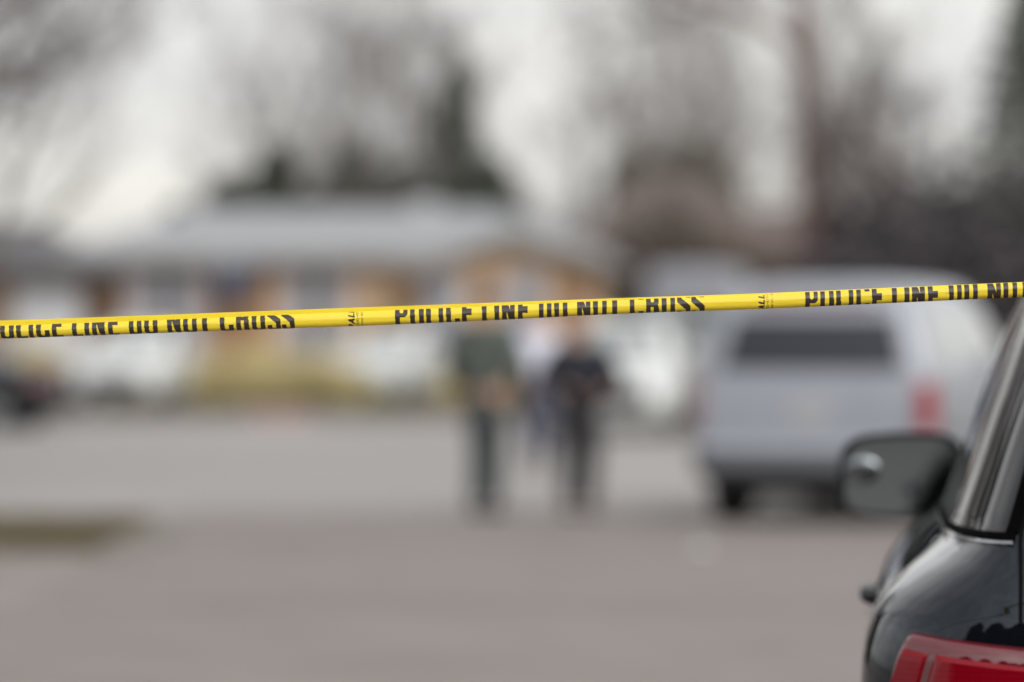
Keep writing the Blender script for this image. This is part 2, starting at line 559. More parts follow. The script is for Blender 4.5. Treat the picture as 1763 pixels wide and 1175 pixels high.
def cone_fn(H, rb, z0, lump=0.35, k=0.8):
    def fn(R, n):
        z = z0 + (H - z0) * (1 - R.random(n) ** .55) if False else z0 + (H - z0) * R.random(n)
        t = (z - z0) / (H - z0)
        th = R.uniform(0, 2 * np.pi, n)
        prof = np.minimum(1, (1 - t) ** k * 1.05) * np.minimum(1, .45 + t * 4)
        lum = 1 + lump * np.sin(th * 3 + z * 2.1) * np.sin(z * 3.3 + th) + lump * .5 * np.sin(th * 7 - z * 5)
        r = rb * prof * lum * np.sqrt(R.random(n)) ** .7
        return np.stack([r * np.cos(th), r * np.sin(th), z], 1)
    return fn


def blob_fn(blobs):
    def fn(R, n):
        i = R.integers(0, len(blobs), n)
        B = np.array(blobs)[i]
        v = R.normal(size=(n, 3)); v /= np.linalg.norm(v, axis=1, keepdims=True)
        r = R.random((n, 1)) ** .45
        p = B[:, :3] + v * r * B[:, 3:6]
        return p[p[:, 2] > 0.02]
    return fn


def evergreen(name, H, rb, z0, n, size, m, label, cat, seed, k=.8, group=None):
    root = empty(name)
    tag(root, label, cat, group)
    MB().tube([(0, 0, -.1), (0.03, 0, H * .4), (0, .02, H * .85)], [.12 * rb, .07 * rb, .02], 8).build("trunk", M["bark"], root, True)
    link_mesh("crown", leaf_mesh("crown", n, size, cone_fn(H, rb, z0, k=k), seed), m, root)
    return root


def shrub(name, blobs, n, size, m, label, seed, cat="shrub", group=None):
    root = empty(name)
    tag(root, label, cat, group)
    mb = MB()
    R = random.Random(seed)
    for b in blobs:
        for _ in range(3):
            mb.tube([(b[0] * .4 + R.uniform(-.05, .05), b[1] * .4, -.05), (b[0] + R.uniform(-.3, .3) * b[3], b[1] + R.uniform(-.3, .3) * b[4], b[2] + .3 * b[5])], [.03, .01], 5)
    mb.build("stem", M["bark"], root)
    link_mesh("foliage", leaf_mesh("foliage", n, size, blob_fn(blobs), seed), m, root)
    return root


def at(o, px, Y, dz=0.1, s=1.0, rz=None):
    p = W(px, HORIZON, Y)
    o.location = (p.x, Y, dz)
    o.scale = (s, s, s)
    if rz is not None: o.rotation_euler = (0, 0, rz)
    return o


FAR = "leafless trees behind the houses"
# big dark tree at the left edge, closer than the houses
t_left = at(bare_tree(11, 11, .24, M["bark"], "large dark leafless tree rising past the left edge above the dark roof", None,
                      fork=.16, limbs=14, kids=(8, 7, 6), spread=1.0, twig=.0115), -300, 50, .1)
tA = at(bare_tree(21, 9.8, .13, M["bark"], "tall grey leafless tree behind the left half of the pale roof", FAR,
                  fork=.22, limbs=13, kids=(7, 7, 5), twig=.0060), 560, 98)
tB = at(bare_tree(35, 9.0, .12, M["bark"], "leafless tree right of the pointed evergreen with branches leaning over the gable", FAR,
                  fork=.3, limbs=11, kids=(7, 6, 5), spread=1.05, lean=.10, twig=.0062), 890, 96)
tC = at(bare_tree(46, 13, .25, M["redbark"], "tallest leafless tree with a thick straight trunk behind the silver vehicle", None,
                  fork=.40, limbs=12, kids=(7, 7, 5), lens=(.32, .5, .5, .5), spread=1.1, twig=.0060), 1350, 62)
tD = at(bare_tree(58, 8.5, .27, M["bark"], "forked leafless tree left of the dark evergreen at the right edge", None,
                  fork=.46, limbs=9, kids=(7, 7, 5), spread=.9, twig=.0065), 1642, 60, .1, .66)
for src, px, Y, s, rz, lab in (
        (tA, 500, 100, .80, 2.1, "small leafless tree at the left end of the pale roof's ridge"),
        (tA, 668, 103, .98, 4.0, "leafless tree close to the left side of the pointed evergreen"),
        (tA, 1210, 108, 1.15, 1.0, "leafless tree rising behind the brown roof's right end"),
        (tA, 1450, 92, .75, 5.2, "slender leafless tree between the thick trunk and the forked tree"),
        (tA, 640, 84, .62, .7, "low leafless tree overlapping the middle of the pale roof's ridge"),
        (tB, -60, 70, 1.0, 2.2, "leafless tree over the dark roof at the left edge"),
        (t_left, -290, 44, .8, 2.0, "second dark leafless tree at the left edge, in front of the largest"),
        (t_left, -330, 38, .72, 3.4, "nearest of the dark leafless trees whose branches enter at the upper left"),
        (t_left, -210, 60, .72, 5.1, "dark leafless tree at the left edge, farther off than the largest"),
        (tB, 1255, 80, .85, 5.0, "small leafless tree in front of the brown roof's right end"),
        (tA, 1010, 106, .78, 3.3, "low leafless tree in the bright gap between the pale roof and the brown-leaved trees"),
        (tB, 1290, 100, 1.1, 4.6, "leafless tree just left of the thick straight trunk"),
        (tD, 1530, 66, .62, 1.2, "low dark leafless tree over the purplish bush, left of the forked tree"),
        (tD, 1730, 64, .78, 3.0, "dark leafless tree between the forked tree and the evergreen at the right edge"),
        (tB, 1800, 90, 1.2, 2.6, "leafless tree behind the dark evergreen at the right edge")):
    at(tag(copy_tree(src), lab, "tree", FAR), px, Y, .1, s, rz)

at(evergreen("evergreen_tree", 8.6, 1.15, .8, 2700, .11, M["everg"], "narrow pointed dark evergreen rising above the pale roof", "tree", 3, k=.55), 785, 95)
at(evergreen("evergreen_tree", 7.2, 1.5, .3, 4500, .10, M["everg"], "broad dark evergreen cut off by the right edge", "tree", 4, k=.6), 1790, 58)
BK = "dark bushy crowns behind the pale roof"
b1 = shrub("evergreen_shrub", [(0, 0, 2.2, 1.1, 1.0, 2.0), (.3, 0, 3.9, .5, .5, .7), (-.5, 0, 3.4, .6, .5, .6), (-1.2, .2, 1.8, .7, .7, 1.6), (1.2, -.1, 2.0, .8, .8, 1.7), (.9, 0, 3.2, .45, .5, .6), (-1.5, 0, 2.9, .35, .4, .5)], 4800, .10, M["everg"],
           "dark bushy crown behind the left part of the pale roof's ridge", 6, "tree", BK)
at(b1, 450, 92, .1, 1.3)
for px, s, rz, lab in ((600, 1.3, 1.4, "dark bushy crown behind the middle of the pale roof's ridge"),
                       (720, 1.2, 2.9, "dark bushy crown at the foot of the pointed evergreen, on its left"),
                       (845, 1.25, 4.4, "dark bushy crown at the foot of the pointed evergreen, on its right")):
    at(tag(copy_tree(b1), lab, "tree", BK), px, 92, .1, s, rz)
at(shrub("evergreen_tree", [(-.7, 0, 4.0, .55, .6, .8), (.5, 0, 4.2, .7, .7, .75), (1.0, 0, 3.7, .5, .5, .7), (-.1, 0, 3.9, .6, .5, .7), (0, 0, 2.4, 1.1, .9, 1.9)], 12000, .10, M["darkgreen"],
         "dark green tree showing just above the brown roof", 8, "tree"), 1150, 97, .1, 1.25)
at(shrub("bush", [(0, 0, 1.2, 1.1, 1.0, 1.5), (1.0, 0, 1.4, 1.0, .9, 1.5), (-.8, .2, 1.0, .8, .8, 1.1), (1.9, 0, 1.2, .9, .9, 1.4)], 9000, .08, M["purplish"],
         "large dark purplish bush behind the silver vehicle's roof", 9), 1600, 57, .1, 1.35)
at(shrub("tree", [(-.9, 0, 2.9, .7, .7, .9), (.2, 0, 3.5, .9, .7, .75), (1.1, 0, 2.9, .8, .7, .8), (0, .2, 2.2, 1.6, .8, 1.2), (1.7, 0, 2.0, .6, .6, .9), (-1.5, 0, 2.0, .5, .6, .8)], 5000, .09,
         mat("withered_brown_leaf", (0.105, 0.082, 0.066), 0.85, var=(0.145, 0.115, 0.088), scale=1.5),
         "brown withered-leaved tree in front of the brown roof", 17, "tree"), 1150, 85, .1, 1.02)
wb = [o for o in bpy.data.objects if o.get("label") == "brown withered-leaved tree in front of the brown roof"][0]
at(tag(copy_tree(wb), "smaller brown withered-leaved tree beside the thick straight trunk, over the white van", "tree"), 1265, 84, .1, .78, 2.5)
wb["label"] = "larger brown withered-leaved tree hiding most of the brown roof"
KB = "yellowish shrubs in front of the tan house"
k1 = shrub("yellow_shrub", [(0, 0, .38, .55, .4, .45), (.45, .1, .3, .45, .35, .36), (-.5, 0, .3, .45, .35, .34)], 3500, .045, M["khaki"],
           "khaki yellow shrub under the house wall, next right of the frontal white sedan", 12, "shrub", KB)
at(k1, 372, 70, .1, 1.25)
for px, Y, s, rz, lab in ((450, 71, 1.45, .8, "khaki yellow shrub in front of the dark blue flag's wall"),
                          (535, 70, 1.3, 2.6, "khaki yellow shrub under the right pair of shutters"),
                          (600, 71, 1.3, 4.0, "khaki yellow shrub touching the left end of the longer white sedan"),
                          (60, 72, 1.5, 5.1, "khaki shrub behind the dark car's bonnet"),
                          (770, 72, 1.0, .4, "khaki shrub behind the right end of the longer white sedan")):
    at(tag(copy_tree(k1), lab, "shrub", KB), px, Y, .1, s, rz)
pb = [o for o in bpy.data.objects if o.name.split(".")[0] == "bush" and o.parent is None][0]
at(tag(copy_tree(pb), "dark purplish bush at the right edge under the evergreen", "shrub"), 1740, 60, .1, 1.5, 2.4)
o1 = at(shrub("olive_shrub", [(0, 0, .3, .38, .3, .38), (.2, 0, .25, .3, .3, .3)], 2200, .04, M["olive"],
              "small round olive shrub between the officer in green and the person in navy", 14), 893, 66, .08)
at(tag(copy_tree(o1), "small olive shrub near the kerb in front of the longer white sedan", "shrub"), 655, 64.9, .1, .75, 1.0)

# surroundings behind the camera and along the left of the street: they show as reflections in the black car
RB = "trees behind the camera reflected in the black car"
rt = evergreen("evergreen_tree", 9.5, 2.9, .3, 9000, .26, M["everg"], "dark evergreen reflected in the black car's paint", "tree", 31, k=.7, group=RB)
rt.location = (3.5, -16, 0)
for x, y, s_, a in ((8, -17, 1.25, 1.0), (-1.5, -18, 1.3, 2.2), (-6, -17, 1.2, 3.3), (12.5, -16, 1.3, 4.1), (-11, -14, 1.2, .6), (17, -14, 1.2, 2.7), (-15, -9, 1.15, 5.0), (-8.2, 27, .62, 1.5), (-9.5, 36, .7, 3.5)):
    c = copy_tree(rt); c.location = (x, y, 0); c.scale = (s_, s_, s_ * 1.3); c.rotation_euler = (0, 0, a)
for x, y, s_, a in ((-8.3, 34, .85, 1.0), (-9.5, 44, 1.0, 2.0), (-9, 22, .8, 3.0)):
    c = copy_tree(tA); c.location = (x, y, 0); c.scale = (s_,) * 3; c.rotation_euler = (0, 0, a)
    tag(c, "leafless tree left of the street reflected in the black car's side glass", "tree", "leafless trees reflected in the side glass")

# ---------------------------------------------------------------- houses


def window(parent, x, y, z0, z1, w, pane, shutters=None, name="window"):
    """window in a wall whose face is at y, looking to -y"""
    f = MB()
    t = .07
    f.box(x - w / 2 - t, x - w / 2, y - .05, y + .03, z0 - t, z1 + t)
    f.box(x + w / 2, x + w / 2 + t, y - .05, y + .03, z0 - t, z1 + t)
    f.box(x - w / 2, x + w / 2, y - .05, y + .03, z1, z1 + t)
    f.box(x - w / 2, x + w / 2, y - .05, y + .03, z0 - t, z0)
    f.box(x - w / 2, x + w / 2, y - .035, y + .02, (z0 + z1) / 2 - .02, (z0 + z1) / 2 + .02)
    fr = f.build(name, M["white"], parent)
    MB().box(x - w / 2 + .001, x + w / 2 - .001, y - .018, y - .008, z0 + .001, z1 - .001).build("pane", pane, fr)
    MB().box(x - w / 2 - .12, x + w / 2 + .12, y - .09, y - .003, z0 - t - .06, z0 - t - .001).build("sill", M["white"], fr)
    if shutters:
        for s in (-1, 1):
            c = x + s * (w / 2 + t + shutters / 2 + .004)
            q = MB().box(c - shutters / 2, c + shutters / 2, y - .04, y - .004, z0 - t, z1 + t)
            for k in range(12):
                zz = z0 + (z1 - z0) * (k + .5) / 12
                q.box(c - shutters / 2 + .05, c + shutters / 2 - .05, y - .052, y - .0405, zz - .03, zz + .02)
            q.build("shutter", M["shutter"], parent)
    return fr


def roof_gable_x(x0, x1, y0, y1, ze, zr, hipl=0.0, hipr=0.0, th=.14):
    """roof with its ridge along x; hip lengths at the ends"""
    ym = (y0 + y1) / 2
    mb = MB()
    top = [(x0, y0, ze), (x1, y0, ze), (x1, y1, ze), (x0, y1, ze), (x0 + hipl, ym, zr), (x1 - hipr, ym, zr)]
    bot = [(x, y, z - th) for x, y, z in top]
    mb.add(top + bot, [(0, 1, 5, 4), (2, 3, 4, 5), (0, 4, 3), (1, 2, 5),
                       (6, 10, 11, 7), (8, 11, 10, 9), (6, 9, 10), (7, 11, 8),
                       (0, 6, 7, 1), (1, 7, 8, 2), (2, 8, 9, 3), (3, 9, 6, 0)])
    return mb


def hx(px, Y): return (px - 881.5) / FPX * Y
def hz(py, Y): return CAM_H - (py - HORIZON) / FPX * Y


YH = 78.0
# tan house with the pale roof
h = empty("house", (0, YH, 0.1))
tag(h, "tan brick house with a pale grey roof, shutters and a front gable", "house")
X0, X1 = hx(150, YH), hx(1035, YH)
ze, zr = hz(434, YH) - .1, hz(360, YH + 4.5) - .1
MB().box(X0, X1 - .1, 0, 9, -.1, ze - .02).build("wall", M["tanbrick"], h)
MB().box(X0 - .001, hx(222, YH), -.03, -.001, -.1, ze - .3).build("wall_panel", M["brownbrick"], h)
MB().box(hx(362, YH), hx(468, YH), -.03, -.001, .9, ze - .25).build("wall_panel", M["orangewood"], h)
rf = roof_gable_x(X0 - .7, X1 + .2, -.5, 9.5, ze, zr, 2.6, 2.4).build("roof", M["roofgrey"], h)
MB().box(X0 - .7, hx(735, YH), -.56, -.503, ze - .24, ze + .03).build("fascia", M["fascia"], rf)
MB().box(-2.2, -1.6, 5.2, 5.8, zr - .5, zr + .12).box(-2.25, -1.55, 5.15, 5.85, zr + .121, zr + .19).build("chimney", M["white"], rf)
window(h, hx(286, YH), 0, 1.0, ze - .35, .42, M["pane"], .55)
window(h, hx(543, YH), 0, .95, ze - .35, .34, M["pane"], .44)
# entrance door between the two shuttered windows
d = MB().box(hx(640, YH), hx(690, YH), -.04, -.002, .05, 2.15).build("door", M["wood"], h)
MB().tube([(hx(646, YH), -.09, 1.05), (hx(646, YH), -.041, 1.05)], [.035, .02], 10).build("handle", M["chrome"], d)
# projecting gable wing
gx0, gx1 = hx(738, YH), hx(1035, YH)
gxm = hx(882, YH)
gze, gzr = hz(446, YH - 2) - .1, hz(396, YH - 2) - .1
MB().prism([(gx0, -2, -.1), (gx1, -2, -.1), (gx1, -2, gze - .12), (gxm, -2, gzr - .16), (gx0, -2, gze - .12)], (0, 1.99, 0)).build("gable_wall", M["tanbrick"], h)
rg = MB()
for (xa, xb) in ((gx0 - .45, gxm), (gx1 + .55, gxm)):
    za = gze - .1
    rg.prism([(xa, -2.5, za), (xb, -2.5, gzr), (xb, -2.5, gzr - .15), (xa, -2.5, za - .15)], (0, 5.5, 0))
rg.build("gable_roof", M["roofmid"], h)
bb = MB()
for (xa, xb) in ((gx0 - .45, gxm - .002), (gx1 + .55, gxm + .002)):
    za = gze - .1
    bb.prism([(xa, -2.56, za - .05), (xb, -2.56, gzr - .05), (xb, -2.56, gzr - .20), (xa, -2.56, za - .20)], (0, .055, 0))
bb.build("bargeboard", M["fascia"], h)
MB().prism([(gx0 + .15, -2.03, gze - .1), (gx1 - .15, -2.03, gze - .1), (gxm, -2.03, gzr - .25)], (0, .028, 0)).build("gable_panel", M["wood"], h)
window(h, hx(765, YH - 2), -2, 1.0, gze - .35, .55, M["bluepane"])
window(h, hx(905, YH - 2), -2, 1.0, gze - .35, .62, M["bluepane"])
MB().box(hx(835, YH - 2) - .16, hx(835, YH - 2) + .16, -2.03, -2.002, .1, gze - .2).build("wall_panel", M["orangewood"], h)
MB().box(hx(985, YH - 2) - .3, hx(985, YH - 2) + .3, -2.03, -2.002, .1, gze - .2).build("wall_panel", M["orangewood"], h)

# dark blue flag hanging under the eaves
fl = empty("flag", (hx(408, YH), YH - .56, ze + .1))
tag(fl, "dark blue flag hanging on a short pole under the pale roof's eaves", "flag")
MB().tube([(-.62, .0, -.20), (.62, 0, -.14)], [.018, .018], 8).build("pole", M["white"], fl)
rows = []
for i in range(9):
    u = i / 8
    hw = .52 * (1 - .62 * u)
    rows.append([(x * hw, .05 * math.sin(9 * x + 3 * u), -.2 - .95 * u + .03 * x) for x in [k / 8 - 1 for k in range(17)]])
g = MB().grid(rows).build("cloth", M["flag"], fl, True)
g.modifiers.new("thickness", 'SOLIDIFY').thickness = .004

# dark-roofed house at the left edge
h2 = empty("house", (hx(60, YH - 1), YH - 1, .1))
tag(h2, "brown brick house with a dark roof and white garage door at the left edge", "house")
e2, r2 = hz(462, YH - 1) - .1, hz(385, YH + 4) - .1
wl, wr = -7.0, hx(150, YH - 1) - hx(60, YH - 1) - .05
MB().box(wl, wr, 0, 8, -.1, e2 - .02).build("wall", M["brownbrick"], h2)
roof_gable_x(wl - .5, wr + .75, -.7, 8.7, e2, r2, 0, 2.2).build("roof", M["roofdark"], h2)
gd = MB().box(-.42, .92, -.04, -.002, .0, e2 - .35)
for k in range(1, 4):
    gd.box(-.42, .92, -.05, -.0405, (e2 - .35) * k / 4 - .012, (e2 - .35) * k / 4 + .012)
gdo = gd.build("garage_door", M["white"], h2)
MB().box(.2, .34, -.075, -.041, .45, .49).build("handle", M["plastic"], gdo)
window(h2, -3.0, 0, 1.0, e2 - .35, 1.1, M["pane"])

# brown-roofed house on the right, behind
YB = 88.0
h3 = empty("house", (hx(1150, YB), YB, .1))
tag(h3, "dark brown house with a tall brown hipped roof behind the tan house's gable", "house")
e3, r3 = hz(425, YB) - .1, hz(296, YB + 4) - .1
bl, br = hx(985, YB) - hx(1150, YB), hx(1335, YB) - hx(1150, YB)
MB().box(bl + .3, br + 3.6, 0, 8, -.1, e3 - .02).build("wall", M["darkbrick"], h3)
roof_gable_x(bl - .2, br + .1, -.6, 8.6, e3, r3, 1.9, 1.6).build("roof", M["roofbrown"], h3)
roof_gable_x(br - 1.0, br + 4.2, -.4, 7.0, e3 - .25, e3 + .95, 0, 1.6).build("side_roof", M["roofbrown"], h3)
window(h3, -.5, 0, 1.0, 2.2, 1.2, M["pane"])
MB().box(-2.0, -1.1, -.04, -.002, .05, 2.15).build("door", M["orangewood"], h3)

# ---------------------------------------------------------------- vehicles
KEYS = ("z", "w", "yr", "yf", "rxr", "ryr", "rxf", "ryf")


class Shell:
    """car body described by horizontal slices: half width, rear and front ends, corner radii"""

    def __init__(s, rows, bulge=.03, crown=.06, kexp=1.0):
        s.A = np.array(rows, float)
        s.n = len(rows)
        s.bulge, s.crown, s.k = bulge, crown, kexp
        D = np.diff(s.A, axis=0)
        T = np.zeros_like(s.A)
        T[0], T[-1] = D[0], D[-1]
        for i in range(1, s.n - 1):
            a, b = D[i - 1], D[i]
            T[i] = np.where(a * b > 0, 2 * a * b / np.where(a + b == 0, 1, a + b), 0)
        s.T = T

    def sl(s, v):
        v = min(max(v, 0), s.n - 1 - 1e-9)
        i = int(v)
        t = v - i
        a, b, ta, tb = s.A[i], s.A[i + 1], s.T[i], s.T[i + 1]
        h = 2 * t ** 3 - 3 * t ** 2 + 1, t ** 3 - 2 * t ** 2 + t, -2 * t ** 3 + 3 * t ** 2, t ** 3 - t ** 2
        return a * h[0] + ta * h[1] + b * h[2] + tb * h[3]

    def vz(s, z):
        lo, hi = 0.0, s.n - 1.0
        for _ in range(40):
            m = (lo + hi) / 2
            if s.sl(m)[0] < z: lo = m
            else: hi = m
        return (lo + hi) / 2

    def pt(s, v, p, side=-1):
        z, w, yr, yf, rxr, ryr, rxf, ryf = s.sl(v)
        we = w * (1 - s.bulge)
        cr = s.crown
        c0 = cr * ((we - rxr) / we) ** 2
        if p <= 1:
            x = p * (we - rxr); y = yr + cr * (x / we) ** 2
        elif p <= 2:
            t = (p - 1) * math.pi / 2
            x = we - rxr + rxr * math.sin(t) ** s.k; y = yr + c0 + (ryr - c0) * (1 - math.cos(t) ** s.k)
        elif p <= 3:
            q = p - 2
            y = yr + ryr + q * (yf - ryf - yr - ryr); x = we + w * s.bulge * (1 - (2 * q - 1) ** 2)
        elif p <= 4:
            t = (4 - p) * math.pi / 2
            x = we - rxf + rxf * math.sin(t) ** s.k; y = yf - c0 - (ryf - c0) * (1 - math.cos(t) ** s.k)
        else:
            x = (5 - p) * (we - rxf); y = yf - cr * (x / we) ** 2
        return Vector((side * x, y, z))

    def nrm(s, v, p, side=-1):
        e = .004
        a = s.pt(v, min(p + e, 5), side) - s.pt(v, max(p - e, 0), side)
        b = s.pt(v + e, p, side) - s.pt(v - e, p, side)
        n = a.cross(b)
        if n.length < 1e-12: return Vector((0, 0, 1))
        n.normalize()
        c = s.pt(v, p, side) - Vector((0, (s.sl(v)[2] + s.sl(v)[3]) / 2, s.pt(v, p, side).z - .2))
        return n if n.dot(c) > 0 else -n

    def py(s, v, y):
        z, w, yr, yf, rxr, ryr, rxf, ryf = s.sl(v)
        return 2 + (y - yr - ryr) / max(1e-6, (yf - ryf - yr - ryr))

    def body(s, name, m, parent, sub=5):
        ps = [i / 5 for i in range(5)] + [1 + i / 9 for i in range(9)] + [2 + i / 16 for i in range(16)] + [3 + i / 8 for i in range(8)] + [4 + i / 5 for i in range(6)]
        rows = []
        nv = (s.n - 1) * sub
        for j in range(nv + 1):
            v = j / sub
            L = [s.pt(v, p, -1) for p in ps]
            Rr = [s.pt(v, p, 1) for p in reversed(ps[1:-1])]
            rows.append(L + Rr)
        n = len(rows[0])
        mb = MB()
        mb.add([q for r in rows for q in r], [(i * n + k, i * n + (k + 1) % n, (i + 1) * n + (k + 1) % n, (i + 1) * n + k) for i in range(nv) for k in range(n)] +
               [tuple(range(n - 1, -1, -1)), tuple(nv * n + k for k in range(n))])
        return mb.build(name, m, parent, True)

    def patch(s, name, m, parent, corners, off=.004, side=-1, nu=14, nv=12, shape=None, mode='p', both=False):
        """corners: ((a0 at bottom, a1 at bottom), (a0 at top, a1 at top), z0, z1); a is p, or y with mode 'y', or x (rear/front) with mode 'x'/'f'"""
        (a0, a1), (b0, b1), z0, z1 = corners
        if not isinstance(z0, tuple): z0 = (z0, z0)
        if not isinstance(z1, tuple): z1 = (z1, z1)
        rows, under = [], []
        for j in range(nv + 1):
            fv = j / nv
            row, ur = [], []
            for i in range(nu + 1):
                fu = i / nu
                a = (a0 + (a1 - a0) * fu) * (1 - fv) + (b0 + (b1 - b0) * fu) * fv
                z = (z0[0] + (z0[1] - z0[0]) * fu) * (1 - fv) + (z1[0] + (z1[1] - z1[0]) * fu) * fv
                v = s.vz(z)
                sd = side
                if mode == 'y': p = s.py(v, a)
                elif mode == 'x':
                    q = s.sl(v); p = abs(a) / (q[1] * (1 - s.bulge) - q[4]); sd = 1 if a > 0 else -1
                elif mode == 'f':
                    q = s.sl(v); p = 5 - abs(a) / (q[1] * (1 - s.bulge) - q[6]); sd = 1 if a > 0 else -1
                else: p = a
                N = s.nrm(v, p, sd)
                P = s.pt(v, p, sd)
                o = off if shape is None else shape(fu, fv)
                row.append(P + N * o)
                ur.append(P - N * .004)
            rows.append(row); under.append(ur)
        mb = MB().grid(rows)
        # skirt so that the patch has thickness
        edge = [(0, i) for i in range(nu)] + [(j, nu) for j in range(nv)] + [(nv, i) for i in range(nu, 0, -1)] + [(j, 0) for j in range(nv, 0, -1)]
        ne = len(edge)
        mb.add([rows[j][i] for j, i in edge] + [under[j][i] for j, i in edge], [(k, (k + 1) % ne, ne + (k + 1) % ne, ne + k) for k in range(ne)])
        me = mb.build(name, m, parent, False)
        bm = bmesh.new(); bm.from_mesh(me.data)
        bmesh.ops.remove_doubles(bm, verts=bm.verts, dist=1e-5)
        for f in bm.faces: f.smooth = True
        for e in bm.edges:
            if len(e.link_faces) == 2 and e.calc_face_angle(0) > rad(40): e.smooth = False
        bmesh.ops.recalc_face_normals(bm, faces=bm.faces)
        bm.to_mesh(me.data); bm.free()
        return me


def wheel(parent, x, y, r, wd, sgn, spokes=5):
    t = MB().lathe_x([(-.02 * sgn, r * .62), (0, r * .72), (0.012 * sgn, r * .90), (-.012 * sgn, r * .985), (-.04 * sgn, r), (-(wd - .03) * sgn, r), (-wd * sgn, r * .92), (-wd * sgn, r * .6)],
                     x, y, r, 36).build("wheel", M["rubber"], parent, True)
    m = MB().lathe_x([(-.03 * sgn, .001), (-.02 * sgn, r * .12), (-.05 * sgn, r * .16), (-.06 * sgn, r * .5), (-.015 * sgn, r * .55), (-.008 * sgn, r * .64), (-.03 * sgn, r * .65)], x, y, r, 30)
    for k in range(spokes):
        a = 2 * math.pi * k / spokes
        c, sn = math.cos(a), math.sin(a)
        for q in (-.025, .025):
            m.prism([(x - .045 * sgn, y + c * r * .12 - sn * q * 1.4, r + sn * r * .12 + c * q * 1.4), (x - .045 * sgn, y + c * r * .58 - sn * q * 2, r + sn * r * .58 + c * q * 2),
                     (x - .045 * sgn, y + c * r * .58 - sn * q * .6, r + sn * r * .58 + c * q * .6), (x - .045 * sgn, y + c * r * .12 - sn * q * .4, r + sn * r * .12 + c * q * .4)], (.03 * sgn, 0, 0))
    m.build("rim", M["rim"], t, True)


def arch(parent, sh, x, y, r, sgn):
    MB().lathe_x([(-.12 * sgn, .01), (.004 * sgn, .012), (.012 * sgn, r * 1.06), (.018 * sgn, r * 1.14), (-.12 * sgn, r * 1.15)], x, y, r, 40).build("wheel_arch", M["plastic"], parent, True)


def car(name, label, loc, yaw, rows, paint, wheels, r, opts):
    root = empty(name, loc, yaw)
    tag(root, label, opts["cat"], opts.get("group"))
    sh = Shell(rows, opts.get("bulge", .03), opts.get("crown", .06))
    b = sh.body("body", paint, root, opts.get("sub", 4))
    g = opts.get("glass", M["glass"])
    y0_, y1_, w_ = rows[0][2], rows[0][3], rows[0][1]
    MB().box(-w_ * .62, w_ * .62, y0_ + .15, y1_ - .3, r * .55, rows[0][0] + .1).build("chassis", M["plastic"], root, bevel=.03)
    MB().tube([(w_ * .45, y0_ - .04, r * .62), (w_ * .45, y0_ + .5, r * .62)], [.035, .035], 12).build("exhaust_pipe", M["rim"], root, True)
    MB().tube([(-w_ * .9, wheels[0], r), (w_ * .9, wheels[0], r)], [.09, .09], 10).build("axle", M["plastic"], root, True)
    for sd in (-1, 1):
        for (c, nm) in opts["side_windows"]:
            sh.patch("side_window", nm or g, root, c, .004, sd, 8, 6, mode='y')
        for y in opts["doors"]:
            sh.patch("door_gap", M["gap"], b, ((y - .005, y + .005), (y - .005, y + .005), opts.get("gz0", .38), opts["belt"]), .0012, sd, 1, 10, mode='y')
        for y, z in opts["handles"]:
            v = sh.vz(z); p = sh.py(v, y); P = sh.pt(v, p, sd); N = sh.nrm(v, p, sd)
            q = [P, P + N * .012 + Vector((0, .02, 0)), P + N * .015 + Vector((0, .10, .004)), P + N * .012 + Vector((0, .18, 0)), P + Vector((0, .2, 0))]
            MB().tube(q, [.018, .020, .021, .020, .018], 8).build("door_handle", opts.get("handle_mat", paint), root, True)
        for y in wheels:
            v = sh.vz(r); w = abs(sh.pt(v, sh.py(v, y), sd).x)
            arch(root, sh, sd * (w + .004), y, r, sd)
            wheel(root, sd * (w + .03), y, r, .23, sd)
    sh.patch("rear_window", opts.get("rglass", g), root, opts["rear_window"], .004, -1, 12, 6, mode='x')
    sh.patch("windscreen", opts.get("wglass", g), root, opts["windscreen"], .004, -1, 12, 6, mode='f')
    for c, m, nm, sides, mode, off in opts["patches"]:
        for sd in sides:
            sh.patch(nm, m, root, c, off, sd, opts.get('fine', 10), opts.get('fine', 6), mode=mode)
    if "mirror" in opts:
        y, z, sx = opts["mirror"]
        for sd in (-1, 1):
            v = sh.vz(z - .08); P = sh.pt(v, sh.py(v, y), sd)
            door_mirror(root, P + Vector((sd * opts.get('mirror_out', .02), 0, .07)), sd, opts.get("mirror_mat", paint), sx)
    return root, sh


